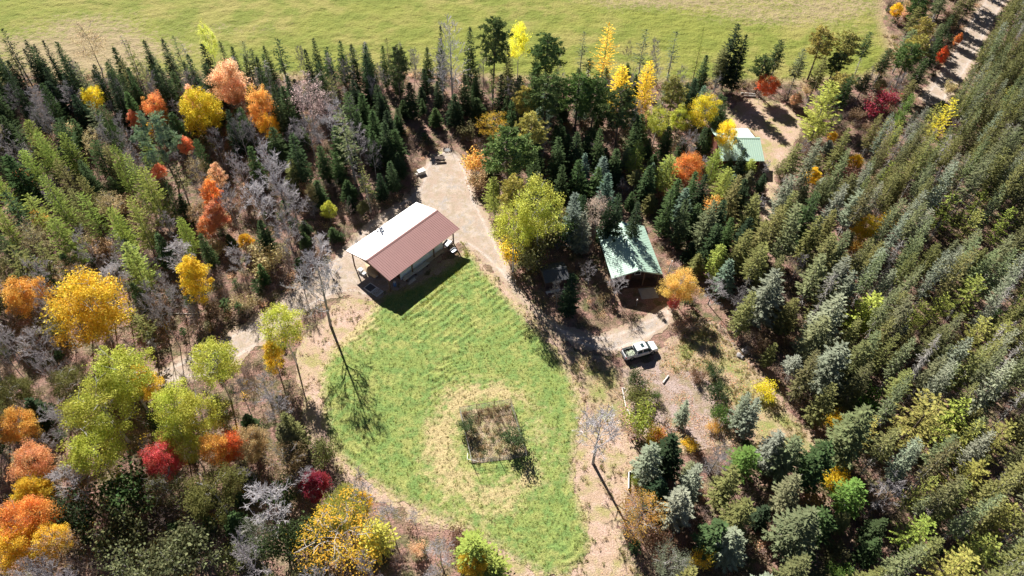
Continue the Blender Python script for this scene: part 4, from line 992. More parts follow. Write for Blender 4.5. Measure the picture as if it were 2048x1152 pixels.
('bare', 112, 822, 9, 7.4, 'bare', None), ('bare', 122, 938, 9, 8, 'bare', None), ('palebare', 526, 982, 11, 9, 'bare', 'silver lilac bare tree with wide pale branches near lower centre'), ('thinleaf', 502, 1062, 6.5, 6, 'pale', 'frosty pale grey tree at the lower edge'), ('bare', 612, 942, 7, 5, 'bare', None), ('slim', 618, 950, 6, 5, 'crimson', 'thin crimson pink sapling near the track'), ('barebush', 35, 620, 5, 6, 'bare', None), ('bare', 60, 660, 9, 8, 'bare', None),
('bush', 240, 960, 7, 8, 'green', None), ('aspen', 415, 960, 9, 8, 'olive', None), ('bush', 320, 1095, 6, 7, 'moss', None), ('bush', 262, 1118, 6, 6.4, 'greygreen', None), ('bush', 372, 1082, 7, 8, 'greygreen', None), ('bush', 562, 1070, 6, 6, 'green', None), ('bush', 605, 1052, 6, 5.4, 'green', None), ('bush', 215, 1040, 6, 7, 'moss', None), ('bush', 130, 1010, 6, 6, 'dark', None),
('fir', 55, 800, 6, 4.4, 'dark', None), ('fir', 492, 830, 4.5, 3.2, 'deep', None), ('fir', 458, 1035, 6, 4, 'green', None), ('fir', 575, 825, 9, 4, 'olive', None), ('fir', 560, 850, 9, 4.4, 'moss', None),
('thinleaf', 672, 1048, 9, 11.5, 'gold', 'wide thin golden birch at the lower edge'), ('aspen', 682, 1008, 6.5, 7, 'lime', 'pale lime tree behind the wide golden birch'), ('bare', 712, 960, 10, 5, 'bare', 'grey purple bare tree at the bend of the track'), ('slim', 722, 985, 5.5, 2.6, 'gold', None), ('larch', 745, 1055, 7, 5, 'yellowgreen', 'yellow green cone-shaped larch by the track'), ('larch', 944, 1082, 7, 5.6, 'lime', 'lime larch at the lower edge of the track'), ('maple', 946, 1112, 5, 4.4, 'gold', 'golden orange bush against the lime larch at the lower edge'), ('bare', 878, 1092, 6, 5, 'bare', None), ('larch', 985, 1125, 4, 5, 'lime', None),
# lower right
('fir', 1346, 868, 10, 5.4, 'dark', 'dark full fir between leafy yard and lower wood'), ('fullspruce', 1314, 888, 10, 4.6, 'pale', 'pale grey green spruce left of the dark full fir'), ('fir', 1322, 955, 7, 4.4, 'dark', None), ('thinleaf', 1292, 1005, 7, 7.4, 'amber', 'spreading orange bush tree near the long tree shadow'), ('fullspruce', 1367, 975, 10, 5, 'pale', None), ('thinleaf', 1352, 1112, 6, 6, 'pale', 'whitish pale shrub at the lower edge'), ('bush', 1405, 1110, 4, 3, 'gold', None), ('bush', 1330, 1080, 4, 5, 'brown', None),
('fullspruce', 1522, 800, 10, 3.2, 'pale', None), ('fullspruce', 1500, 788, 9, 3, 'pale', None), ('bush', 1534, 770, 2.6, 4, 'lemon', 'small lemon bush at the tip of the dry grass strip'), ('larch', 1498, 902, 6, 5, 'fresh', 'fresh green young larch below the dry grass'), ('bush', 1740, 780, 4.5, 6, 'fresh', 'leafy green bush in a gap of the spruces'), ('bush', 1672, 832, 3, 3, 'yellow', 'small yellow bush in the gap beyond the dry grass'), ('bush', 1680, 945, 4, 4.4, 'yellow', None), ('larch', 1722, 968, 7, 5, 'fresh', 'bright fresh green young larch in a gap of the spruces'), ('larch', 1655, 1030, 6, 5, 'green', None), ('bush', 1695, 1140, 3, 3.4, 'fresh', None), ('fullspruce', 1620, 1015, 12, 6, 'greygreen', None), ('fullspruce', 1590, 880, 10, 5, 'greygreen', None), ('fullspruce', 1560, 870, 9, 4.4, 'pale', None), ('fullspruce', 1740, 815, 14, 6.4, 'greygreen', None), ('fullspruce', 1445, 1048, 8, 5.4, 'green', None), ('fullspruce', 1480, 1060, 9, 5, 'pale', None), ('fullspruce', 1660, 880, 12, 5.6, 'green', None),
# right foreground spruces
('fullspruce', 1552, 540, 13, 6.2, 'pale', 'pale frosted spruce, tallest at the edge of the spruce wood by the yard'), ('fullspruce', 1505, 584, 10.5, 3.8, 'olive', 'slim green spruce left of the pale frosted one'), ('fullspruce', 1590, 594, 9, 4, 'olive', None), ('fullspruce', 1688, 588, 13.5, 6, 'pale', 'whitish grey spruce with dark shaded side in the spruce wood'), ('fullspruce', 1655, 635, 11, 5.4, 'greygreen', None), ('fullspruce', 1692, 688, 12, 6.4, 'pale', None), ('fullspruce', 1427, 402, 12, 5, 'greygreen', None), ('fullspruce', 1495, 458, 11.5, 4.6, 'olive', None), ('fullspruce', 1632, 378, 14, 4.6, 'deep', None), ('fullspruce', 1602, 408, 14, 5, 'greygreen', None), ('fullspruce', 1538, 440, 12, 4.6, 'olive', None), ('fullspruce', 1672, 470, 13, 5.2, 'olive', None), ('fullspruce', 1440, 450, 10, 4.4, 'deep', None),
('larch', 1752, 590, 10, 6.4, 'chartreuse', 'yellow green rounded larch inside the spruce wood'), ('maple', 1740, 434, 6, 5.4, 'gold', 'golden orange maple in a gap of the spruce wood'), ('bush', 1782, 428, 4, 3.6, 'yellow', None), ('bush', 1722, 478, 4, 3, 'amber', None),
('larch', 1668, 165, 14.5, 8.0, 'chartreuse', 'large yellow green larch by the dirt yard of the far cabin'), ('slim', 1670, 262, 3.5, 2.8, 'gold', None), ('slim', 1720, 306, 5, 4, 'gold', 'small golden tree at the edge of the spruce wood below the big larch'), ('slim', 1632, 334, 5, 4.4, 'gold', None), ('bush', 1628, 300, 3.5, 5, 'brown', None), ('bush', 1705, 330, 4, 6, 'brown', None), ('airylarch', 1908, 192, 12, 5, 'yellow', 'thin yellow larch below the gravel road'), ('airylarch', 1880, 205, 11, 4, 'larchgold', None), ('larch', 1824, 188, 8.5, 3.4, 'fresh', 'slim fresh green larch near the road end'), ('slim', 1894, 90, 6, 3.4, 'scarlet', 'scarlet sapling on the verge of the gravel road'), ('slim', 1925, 64, 4.5, 2.4, 'orange', 'smaller orange sapling on the verge of the gravel road'), ('slim', 1800, 4, 5, 4.4, 'yellow', 'yellow sapling at the far field corner'), ('bush', 1905, 165, 3, 3.4, 'straw', None), ('deadconifer', 1812, 255, 11, 3.6, 'bare', 'silvery dead conifer near the crimson bushes'),
('airylarch', 1915, 386, 10, 6, 'lime', None), ('airylarch', 1970, 383, 9, 4.6, 'lime', None), ('airylarch', 1958, 418, 10, 4.6, 'larchgold', None), ('airylarch', 2030, 415, 10, 4.6, 'lime', None), ('airylarch', 1960, 552, 11, 6, 'lime', None), ('airylarch', 1850, 598, 9, 3.6, 'lime', None), ('airylarch', 1895, 590, 10, 5, 'lime', None), ('airylarch', 1972, 636, 11, 5.6, 'larchgold', None),
('airylarch', 1882, 795, 13, 8.4, 'larchgold', 'broad yellow green thin larch, largest in the lower spruce wood'), ('airylarch', 1942, 800, 12, 5.6, 'lime', None), ('airylarch', 2032, 838, 11, 5, 'larchgold', None), ('airylarch', 1962, 916, 11, 6.4, 'larchgold', None), ('airylarch', 2036, 1014, 10, 5, 'larchgold', None), ('airylarch', 1948, 1116, 10, 6, 'larchgold', None), ('airylarch', 1992, 1082, 10, 6, 'lime', None), ('airylarch', 1860, 1040, 9, 5, 'lime', None),
]

# ------------------------------------------------------------------ what the photograph keeps clear
GW, GH = 420, 230          # half-size look-up raster over the photograph with a margin of 200 px
def rast(u, v): return int((u + 300) / 2700 * GW), int((v + 200) / 1700 * GH)
ug, vg = np.meshgrid((np.arange(GW) + .5) / GW * 2700 - 300, (np.arange(GH) + .5) / GH * 1700 - 200, indexing='ij')
clear_ground = np.zeros((GW, GH), bool)
for poly in ([(690, 490), (835, 395), (945, 470), (800, 655), (720, 590)], [(1190, 440), (1290, 440), (1345, 620), (1300, 640), (1210, 575)], [(1430, 250), (1525, 250), (1530, 345), (1430, 345)], [(1075, 525), (1140, 525), (1150, 570), (1085, 575)],
             [(1235, 690), (1320, 690), (1325, 745), (1240, 750)]):
    clear_ground |= inside(np.array(poly, float), ug, vg)
CLEAR_WORLD = [(FIELD, -.5), (LAWN, -1.), (DRIVE, .5), (TRACK, .5), (ROAD, -1.), (CABYARD, .3), (YARD, .3), (GLADE, .5), (SIDE, 0)]
# things that must stay in view: nothing nearer may stand in front of them
keep_depth = np.full((GW, GH), -1e9)       # distance (world y) of what must stay visible there
def keep_poly(poly, y):
    m = inside(np.array(poly, float), ug, vg); keep_depth[m] = np.maximum(keep_depth[m], y)
keep_poly([(690, 500), (835, 398), (915, 455), (925, 510), (880, 560), (800, 620), (720, 590)], 200)
keep_poly([(1228, 440), (1285, 440), (1330, 545), (1340, 600), (1250, 590), (1215, 560), (1200, 470)], 200)
keep_poly([(1475, 252), (1518, 252), (1524, 300), (1478, 300)], 200)
keep_poly([(1238, 680), (1322, 680), (1325, 745), (1240, 750)], 200)
keep_poly([(1090, 530), (1138, 530), (1140, 565), (1090, 570)], 200)
for P in (LAWN, DRIVE, ROAD, YARD, GLADE):
    keep_poly([seen((x, y, 0)) for x, y in P], 195)
keep_poly([(1500, 200), (1560, 205), (1590, 250), (1560, 300), (1540, 300)], 200)
keep_poly([(1524, 385), (1548, 385), (1546, 432), (1526, 432)], 200)

TREES = []
def add_tree(kind, x, y, h, w, tint, label, zone):
    TREES.append(dict(kind=kind, x=x, y=y, h=h, w=w, tint=tint, label=label, zone=zone))
for kind, u, v, h, w, tint, label in HAND:
    if kind == 'larch' and u < 330: w *= .82
    x, y, _ = at(u, v, h)
    add_tree(kind, x, y, h, w, tint, label, 'hand')
    # its crown stays in view
    bright = tint in ('yellow', 'gold', 'amber', 'orange', 'scarlet', 'coral', 'salmon', 'red', 'crimson', 'lemon', 'yellowgreen', 'lime', 'fresh', 'pink', 'straw') or label
    u0, v0 = seen((x, y, h * (.62 if bright else .75))); du = w * .40 * FPX / 115
    m = ((ug - u0) / du) ** 2 + ((vg - v0) / (h * (.3 if bright else .2) * 8.3)) ** 2 < 1
    keep_depth[m] = np.maximum(keep_depth[m], y)

def blocked(x, y, h, w):
    for f in (.45, .7, .95):
        for s in (-.3, .3):
            u, v = seen((x + s * w * (1.1 - f * .8), y, h * f))
            i, j = rast(u, v)
            if 0 <= i < GW and 0 <= j < GH and keep_depth[i, j] > y + .5: return True
    return False
def scatter(zone, poly, spacing, mix, n_try=6000, tries_hand=1.0, seed=0, block=True):
    """mix: list of (weight, kind, (h0, h1), (w0, w1), [tints])"""
    r = np.random.default_rng(900 + seed)
    P = np.array([at(*p)[:2] for p in poly])
    lo, hi = P.min(0), P.max(0)
    n_try = int((hi[0] - lo[0]) * (hi[1] - lo[1]) / spacing ** 2 * 9)
    X = r.uniform(lo, hi, (n_try, 2))
    ok = inside(P, X[:, 0], X[:, 1])
    for C, d in CLEAR_WORLD: ok &= sdist(C, X[:, 0], X[:, 1]) < -d
    wts = np.array([m[0] for m in mix]); wts = wts / wts.sum()
    cell = {}
    def key(x, y): return int(x // 3), int(y // 3)
    for t in TREES: cell.setdefault(key(t['x'], t['y']), []).append((t['x'], t['y'], (.33 * t['w'] + .3) * tries_hand))
    for x, y in X[ok]:
        u, v = seen((x, y, 0)); i, j = rast(u, v)
        if 0 <= i < GW and 0 <= j < GH and clear_ground[i, j]: continue
        kx, ky = key(x, y); bad = False
        sp_ = spacing * r.uniform(.75, 1.25)
        for a in (-1, 0, 1):
            for b in (-1, 0, 1):
                for (tx, ty, rr) in cell.get((kx + a, ky + b), ()):
                    if (tx - x) ** 2 + (ty - y) ** 2 < max(rr, sp_ if rr < 0 else rr + spacing * .3) ** 2: bad = True
        if bad: continue
        for (tx, ty) in cell.get(('n', int(x // spacing), int(y // spacing)), ()): bad = True
        if bad: continue
        near = [(tx, ty) for a in (-1, 0, 1) for b in (-1, 0, 1) for (tx, ty) in cell.get(('n', int(x // spacing) + a, int(y // spacing) + b), ())]
        if any((tx - x) ** 2 + (ty - y) ** 2 < (sp_ * .92) ** 2 for tx, ty in near): continue
        m = mix[r.choice(len(mix), p=wts)]
        h, w = r.uniform(*m[2]), r.uniform(*m[3])
        if block and blocked(x, y, h, w):
            h *= .45; w *= .7
            if blocked(x, y, h, w) or m[1] in ('pine', 'thin'): continue
        cell.setdefault(('n', int(x // spacing), int(y // spacing)), []).append((x, y))
        add_tree(m[1], x, y, h, w, m[4][r.integers(len(m[4]))], None, zone)

FIRS = ['dark', 'dark', 'deep', 'deep', 'green']
SPR = ['olive', 'greygreen', 'greygreen', 'pale', 'olive', 'olive', 'moss']
SM = 'the spruce wood'
scatter('field edge', [(-120, 165), (150, 176), (300, 172), (600, 172), (850, 160), (900, 200), (800, 260), (450, 215), (0, 215), (-120, 210)], 3.0,
        [(6, 'fir', (9, 13), (3.2, 4.4), FIRS), (2, 'thin', (10, 13), (2.6, 3.4), ['deep', 'greygreen', 'olive']), (2, 'bare', (7, 11), (4, 6), ['bare']), (1, 'deadconifer', (8, 11), (2.5, 3.4), ['bare'])], seed=1)
scatter('firs below the field', [(-140, 210), (450, 215), (800, 260), (805, 350), (700, 345), (450, 310), (300, 290), (0, 262), (-140, 262)], 2.9,
        [(7, 'fir', (8, 12.5), (3.6, 5), FIRS), (3, 'bare', (8, 11), (4, 7), ['bare']), (.7, 'thin', (9, 12), (3, 4), ['olive', 'deep'])], seed=2)
scatter('larch wood', [(-170, 262), (300, 290), (430, 310), (440, 500), (360, 660), (250, 620), (-180, 560)], 3.5,
        [(2.2, 'larch', (8, 12), (3.2, 4.6), ['larch', 'larch', 'lime', 'green', 'olive']), (3.2, 'bare', (8, 12), (4, 6), ['bare']), (2.4, 'thin', (9, 12), (3, 4), ['olive', 'deep', 'greygreen']), (1.2, 'fir', (6, 9), (3, 4), ['deep', 'green']), (1.2, 'bush', (3, 5), (3, 5), ['tan', 'straw', 'brown', 'moss']), (1, 'thinleaf', (6, 9), (4, 6), ['tan', 'straw'])], seed=3)
scatter('barn wood', [(430, 310), (700, 345), (815, 350), (800, 385), (690, 470), (600, 530), (500, 620), (400, 660), (420, 500)], 3.3,
        [(2.6, 'fir', (6, 11), (2.8, 4), FIRS), (4, 'bare', (8, 12), (4, 6.5), ['bare']), (2, 'barebush', (2.5, 4), (3, 5), ['bare']), (1.6, 'bush', (2.5, 4.5), (3, 5), ['brown', 'moss', 'tan', 'straw'])], seed=4)
scatter('lower left wood', [(-190, 560), (250, 620), (380, 660), (430, 650), (360, 780), (480, 745), (600, 725), (620, 840), (668, 960), (640, 1010), (600, 1010), (680, 1200), (660, 1330), (-230, 1330)], 3.5,
        [(5, 'bare', (9, 13), (4, 6.5), ['bare']), (1.7, 'bush', (3.5, 6), (3.6, 5.6), ['moss', 'olive', 'green', 'deep', 'tan', 'moss']), (1.8, 'barebush', (3, 5), (4, 6), ['bare']), (1.6, 'thinleaf', (7, 10), (5, 7), ['tan', 'moss', 'olive', 'straw']), (1, 'aspen', (7, 10), (4.5, 6.5), ['olive', 'moss', 'olive']), (.7, 'thin', (8, 11), (3, 4), ['olive', 'deep'])], seed=5)
scatter('track edge thicket', [(655, 965), (760, 1012), (860, 1050), (1000, 1110), (1060, 1160), (1060, 1320), (640, 1320)], 2.9,
        [(3, 'bare', (5, 8), (3.5, 5), ['bare']), (3, 'barebush', (2, 3.6), (3, 4.6), ['bare']), (1.5, 'bush', (1.6, 3), (2.4, 4), ['salmon', 'tan', 'pink', 'brown']), (.6, 'larch', (4, 6), (2.6, 4), ['lime', 'yellowgreen'])], seed=6)
scatter('pines by the field', [(850, 168), (1100, 178), (1440, 180), (1460, 210), (1440, 250), (1000, 235), (890, 270)], 4.2,
        [(2, 'fir', (6, 10), (3, 4.2), FIRS), (2, 'bare', (6, 10), (4, 6), ['bare']), (1.4, 'thin', (8, 12), (2.6, 3.4), ['deep', 'greygreen']), (1, 'bush', (2, 3.5), (3, 4.6), ['tan', 'salmon', 'brown'])], seed=7)
scatter('centre wood', [(965, 270), (1000, 235), (1440, 250), (1440, 350), (1530, 345), (1545, 445), (1500, 560), (1440, 600), (1385, 520), (1340, 450), (1290, 438), (1190, 438), (1178, 520), (1150, 530), (1120, 515), (1030, 500), (970, 400)], 3.6,
        [(6, 'fir', (8, 12), (3.4, 4.8), ['deep', 'green', 'dark', 'blue', 'deep']), (1.6, 'fullspruce', (10, 13), (4, 5), ['greygreen', 'olive', 'deep']), (1.2, 'pine', (12, 14), (4.6, 6), ['green', 'olive']), (1.6, 'bare', (7, 10), (4, 6), ['bare']), (.5, 'larch', (8, 10), (4, 5), ['larch', 'lime']), (.6, 'bush', (3, 5), (3, 4.5), ['moss', 'amber', 'olive'])], seed=8)
scatter('field corner wood', [(1500, 178), (1640, 180), (1745, 175), (1800, 120), (1800, 0), (1790, -90), (1985, -80), (1930, 30), (1890, 110), (1845, 165), (1830, 215), (1760, 270), (1690, 300), (1610, 290), (1600, 230), (1560, 200), (1510, 192)], 4.4,
        [(3, 'spruce', (9, 13), (3.2, 4.4), ['olive', 'deep', 'greygreen']), (1.4, 'pine', (9, 12), (4.6, 6), ['olive', 'deep']), (1.6, 'bare', (6, 10), (4, 6), ['bare']), (2.2, 'bush', (2, 3.6), (3, 5), ['tan', 'brown', 'straw', 'salmon']), (1, 'barebush', (2.5, 4), (4, 5), ['bare'])], seed=9)
scatter('spruce edge', [(1400, 470), (1450, 420), (1548, 440), (1560, 340), (1640, 310), (1700, 330), (1690, 450), (1640, 600), (1700, 760), (1690, 900), (1560, 900), (1490, 800), (1540, 790), (1470, 680), (1440, 620)], 3.6,
        [(5, 'fullspruce', (9.5, 14), (3.3, 4.6), SPR), (2.4, 'spruce', (11, 14), (3.4, 4.4), SPR), (1.2, 'bare', (6, 9), (4, 5), ['bare']), (1.6, 'bush', (2, 4), (3, 5), ['brown', 'moss', 'tan']), (.6, 'deadconifer', (9, 12), (2.8, 3.6), ['bare'])], seed=10)
scatter('lower right wood', [(1240, 900), (1330, 905), (1410, 915), (1500, 905), (1590, 915), (1690, 900), (1740, 1000), (1700, 1330), (1240, 1330), (1290, 1160), (1262, 1040)], 3.9,
        [(5, 'fullspruce', (9.5, 13.5), (3.4, 4.6), SPR), (1.2, 'fir', (5, 8), (3, 4.4), ['deep', 'dark', 'green']), (1.4, 'bush', (2, 4), (3, 4.6), ['brown', 'tan', 'orange', 'moss']), (.8, 'bare', (6, 9), (4, 6), ['bare'])], seed=11)
scatter('spruce wood', [(1690, 450), (1700, 330), (1720, 320), (1790, 270), (1850, 225), (1900, 180), (1960, 110), (2030, 20), (2090, -90), (2190, -120), (2210, 0), (2230, 700), (2250, 1330), (1700, 1330), (1740, 1000), (1690, 900), (1700, 760), (1640, 600)], 2.65,
        [(9, 'spruce', (11, 17), (2.2, 3.3), SPR), (1.2, 'fullspruce', (9, 14), (2.8, 3.8), SPR), (1.0, 'deadconifer', (9, 13), (2.4, 3.4), ['bare']), (.5, 'airylarch', (9, 12), (3, 4.6), ['lime', 'olive', 'larchgold'])], seed=12)
scatter('cabin side wood', [(1275, 425), (1400, 410), (1500, 480), (1450, 610), (1405, 560), (1345, 520), (1318, 470)], 3.4,
        [(6, 'fir', (9, 13), (3.6, 4.8), ['dark', 'deep', 'deep', 'green']), (2, 'fullspruce', (10, 13), (4, 5), ['greygreen', 'olive']), (1, 'bare', (7, 10), (4, 5), ['bare'])], seed=14)
# slim young tree whose shadow falls over the barn roof
add_tree('thin', -27.1, 100.9, 11.0, 2.6, 'olive', 'thin young conifer behind the barn casting shade on its roof', 'hand')

# ------------------------------------------------------------------ labels that single a tree out by look, height and the nearest landmark
MARKS = [((800, 480), 'the long barn'), ((1268, 505), 'the green-roofed cabin'), ((1495, 300), 'the far cabin'), ((1280, 712), 'the white pickup'), ((990, 870), 'the fenced plot'), ((160, 690), 'the broad golden maple'),
         ((385, 275), 'the bright yellow maple'), ((1543, 205), 'the scarlet maple'), ((655, 700), 'the bare tree on the lawn edge'), ((1190, 935), 'the crooked bare tree'), ((1740, 485), 'the golden maple in the spruces'), ((1665, 285), 'the big yellow green larch'),
         ((1110, 555), 'the dark shed'), ((1362, 655), 'the round amber tree'), ((320, 960), 'the crimson red maple'), ((50, 1110), 'the orange corner maple'), ((575, 725), 'the driveway aspen'), ((210, 860), 'the lower left aspen clump'), ((1090, 470), 'the large aspen behind the shed'),
         ((897, 200), 'the tall silvery poplar'), ((985, 210), 'the tallest field pine'), ((262, 585), 'the lime round-topped larch'), ((382, 620), 'the slim gold maple'), ((415, 480), 'the coral maple row'), ((1940, 120), 'the gravel road'), ((1478, 190), 'the big dark field spruce'),
         ((1850, 900), 'the broad thin larch'), ((1560, 850), 'the dry grass strip'), ((1715, 1030), 'the bright young larch'), ((845, 345), 'the upper driveway end'), ((680, 1125), 'the wide golden birch'), ((1240, 260), 'the yellow larches'), ((380, 390), 'the white pine'), ((1760, 100), 'the field corner'),
         ((450, 230), 'the salmon orange maple'), ((180, 150), 'the straw yellow birch'), ((620, 260), 'the faded pink tree'), ((1300, 1070), 'the spreading orange bush tree'), ((1560, 645), 'the pale frosted spruce'), ((1945, 590), 'the lime thin larches'), ((1900, 280), 'the thin yellow larch'), ((450, 950), 'the scarlet maple by the aspens'), ((745, 1110), 'the cone-shaped larch'), ((525, 1070), 'the silver lilac bare tree'), ((1345, 940), 'the dark full fir')]
MXY = np.array([at(*m[0])[:2] for m in MARKS])
ORD = ['nearest', 'second nearest', 'third nearest', 'fourth nearest', 'fifth nearest', 'sixth nearest', 'seventh nearest', 'eighth nearest', 'ninth nearest', 'tenth nearest'] + [w + ' nearest' for w in ('eleventh', 'twelfth', 'thirteenth', 'fourteenth', 'fifteenth', 'sixteenth', 'seventeenth', 'eighteenth', 'nineteenth', 'twentieth', 'twenty-first', 'twenty-second', 'twenty-third', 'twenty-fourth', 'twenty-fifth')]
def size_word(t):
    f = t['h'] / {'bush': 3.5, 'barebush': 3.2}.get(t['kind'], 10.8)
    return 'tall' if f > 1.12 else ('low' if f < .72 else 'medium')
def width_word(t):
    n = NOM[t['kind']]; f = (t['w'] / n[1]) / (t['h'] / n[0])
    return ' broad' if f > 1.3 else (' narrow' if f < .85 else '')
groups = {}
for t in TREES:
    t['px'] = seen((t['x'], t['y'], t['h'] * .6))
    t['top'] = seen((t['x'], t['y'], t['h']))
    # keep only trees the frame shows, or that stand so near it that their shade falls in
    (u1, v1), (u0, v0) = t['top'], seen((t['x'], t['y'], 0))
    m = t['w'] * 6
    t['in'] = max(u0, u1) > -m and min(u0, u1) < 2048 + m and v1 < 1152 + m * .3 and max(v0, v1) > -m
    t['near'] = -170 < u0 < 2110 and v0 < 1175
TREES = [t for t in TREES if t['in'] or (t['near'] and t['kind'] not in ('bush', 'barebush'))]
for t in TREES:
    if t['label']: continue
    d = np.hypot(MXY[:, 0] - t['x'], (MXY[:, 1] - t['y'])); i = int(d.argmin())
    dx, dy = t['x'] - MXY[i, 0], t['y'] - MXY[i, 1]
    rel = ('right of' if dx > 0 else 'left of') if abs(dx) > abs(dy) else ('behind' if dy > 0 else 'in front of')
    words = ' '.join(f"{size_word(t)}{width_word(t)} {T[t['tint']][1]} {WORD[t['kind']]}".split())
    t['base'] = f"{words} {rel} {MARKS[i][1]}"; t['d'] = d[i]
    groups.setdefault(t['base'], []).append(t)
for b, ts in groups.items():
    if len(ts) == 1: ts[0]['label'] = b; continue
    ts.sort(key=lambda t: t['d'])
    for k, t in enumerate(ts):
        w = f"{ORD[min(k, len(ORD) - 1)]} {b}"
        t['label'] = w if len(w.split()) <= 16 else b

# ------------------------------------------------------------------ build the trees
GROUPN = {'spruce': 'spruces of the wood', 'fir': 'dark firs', 'thin': 'slender conifers', 'larch': 'larches', 'pine': 'pines', 'bare': 'bare autumn trees', 'bush': 'leafy bushes', 'barebush': 'bare bushes'}
def group_of(t): return f"{GROUPN.get(t['kind'], KINDS[t['kind']][1] + 's')} in the {t['zone']}" if t['zone'] != 'hand' else f"{KINDS[t['kind']][1]}s around the clearing"
tr = np.random.default_rng(5)
def show_size(t):
    a, b = t['top'], seen((t['x'], t['y'], 0))
    vis = min(max(a[0], 0), 2048) == a[0] and min(max(a[1], 0), 1152) == a[1]
    return t['h'] * t['w'] / (90 ** 2 + t['y'] ** 2) * (1 if vis else .2)
by_cat = {}
for t in TREES: by_cat.setdefault(KINDS[t['kind']][1], []).append(t)
REST = []
for c, ts in by_cat.items():
    ts.sort(key=lambda t: (t['zone'] != 'hand', -show_size(t)))
    for t in ts[290:]: t['rest'] = True; REST.append(t)
    print('TREES', c, len(ts))
for t in TREES:
    if t.get('rest'): continue
    shapes = S[t['kind']]; n0 = NOM[t['kind']]
    tm, cm = shapes[tr.integers(len(shapes))]
    o = empty(KINDS[t['kind']][0], (t['x'], t['y'], 0), tr.uniform(0, 6.283), t['label'], KINDS[t['kind']][1], group_of(t))
    o.scale = (t['w'] / n0[1], t['w'] / n0[1], t['h'] / n0[0])
    c = np.array(T[t['tint']][0]) * tr.uniform(.86, 1.16) * (1 + tr.uniform(-.06, .06, 3))
    if 'pine' in t['kind']: c = c * np.array([2.3, 2.1, 1.9])
    a = link('stems' if t['kind'] == 'bush' else 'trunk', tm, o)
    if cm is not None:
        b = link('branches' if t['kind'] in ('bare', 'palebare', 'tallbare', 'lawnbare', 'barebush') else 'crown', cm, o)
        b.color = (*c, 1)
    o.rotation_euler = (tr.normal(0, .025), tr.normal(0, .025), o.rotation_euler[2])
# ------------------------------------------------------------------ masses nobody would count
def gn_scatter(name, pts, protos, label):
    """one object: prototypes instanced on points; pts: dict of arrays co, rot, scl (n,3), pick, tint (n,4)"""
    pc = bpy.data.collections.new(name + ' shapes')
    for i, (nm, me) in enumerate(protos):
        pc.objects.link(bpy.data.objects.new(f'{chr(97 + i)}_{nm}', me))
    n = len(pts['co'])
    me = bpy.data.meshes.new(name)
    me.vertices.add(n); me.vertices.foreach_set('co', np.asarray(pts['co'], np.float32).ravel())
    for k, ty, f in (('rot', 'FLOAT_VECTOR', 'vector'), ('scl', 'FLOAT_VECTOR', 'vector'), ('pick', 'INT', 'value'), ('tint', 'FLOAT_COLOR', 'color')):
        a = me.attributes.new(k, ty, 'POINT'); a.data.foreach_set(f, np.asarray(pts[k], np.int32 if ty == 'INT' else np.float32).ravel())
    o = link(name, me); tag(o, label, name.replace('_', ' '), kind='stuff')
    g = bpy.data.node_groups.new(name, 'GeometryNodeTree')
    g.interface.new_socket('Geometry', in_out='INPUT', socket_type='NodeSocketGeometry')
    g.interface.new_socket('Geometry', in_out='OUTPUT', socket_type='NodeSocketGeometry')
    N, L = g.nodes.new, g.links.new
    gi, go = N('NodeGroupInput'), N('NodeGroupOutput')
    ci = N('GeometryNodeCollectionInfo'); ci.inputs['Collection'].default_value = pc
    ci.inputs['Separate Children'].default_value = True; ci.inputs['Reset Children'].default_value = True
    ip = N('GeometryNodeInstanceOnPoints'); ip.inputs['Pick Instance'].default_value = True
    def na(nm, ty):
        x = N('GeometryNodeInputNamedAttribute'); x.data_type = ty; x.inputs['Name'].default_value = nm
        return [s for s in x.outputs if s.enabled][0]
    er = N('FunctionNodeEulerToRotation')
    L(na('rot', 'FLOAT_VECTOR'), er.inputs[0]); L(er.outputs[0], ip.inputs['Rotation'])
    L(na('scl', 'FLOAT_VECTOR'), ip.inputs['Scale']); L(na('pick', 'INT'), ip.inputs['Instance Index'])
    L(gi.outputs[0], ip.inputs['Points']); L(ci.outputs[0], ip.inputs['Instance']); L(ip.outputs[0], go.inputs[0])
    md = o.modifiers.new('scatter', 'NODES'); md.node_group = g
    return o
def join_pair(name, tm, cm, leafmat):
    """trunk and crown as one mesh, crown coloured by the instance"""
    def arr(me):
        v = np.empty(len(me.vertices) * 3, np.float32); me.vertices.foreach_get('co', v)
        q = np.empty(len(me.loops), np.int32); me.loops.foreach_get('vertex_index', q)
        return v.reshape(-1, 3), q.reshape(-1, 4)
    v0, q0 = arr(tm)
    if cm is None: return tm
    v1, q1 = arr(cm)
    f = {}
    for k in ('var', 'hue'):
        a = np.zeros(len(q1), np.float32)
        if k in cm.attributes: cm.attributes[k].data.foreach_get('value', a)
        f[k] = np.concatenate([np.full(len(q0), .5), a])
    return np_mesh(name, np.concatenate([v0, v1]), np.concatenate([q0, q1 + len(v0)]), [tm.materials[0], leafmat], fattr=f, mi=np.concatenate([np.zeros(len(q0)), np.ones(len(q1))]))

# spruces past the three hundred that show largest
if REST:
    protos = [('spruce', join_pair('spruce', *p, NEEDLE_I)) for p in S['spruce'][:6]]
    k = len(REST)
    gn_scatter('spruce_forest', dict(co=[(t['x'], t['y'], 0) for t in REST], rot=[(0, 0, a) for a in tr.uniform(0, 6.28, k)],
        scl=[(t['w'] / 4.2, t['w'] / 4.2, t['h'] / 14) for t in REST], pick=tr.integers(0, len(protos), k), tint=[(*T[t['tint']][0], 1) for t in REST]), protos, 'smaller and half hidden spruces filling the dense spruce wood')

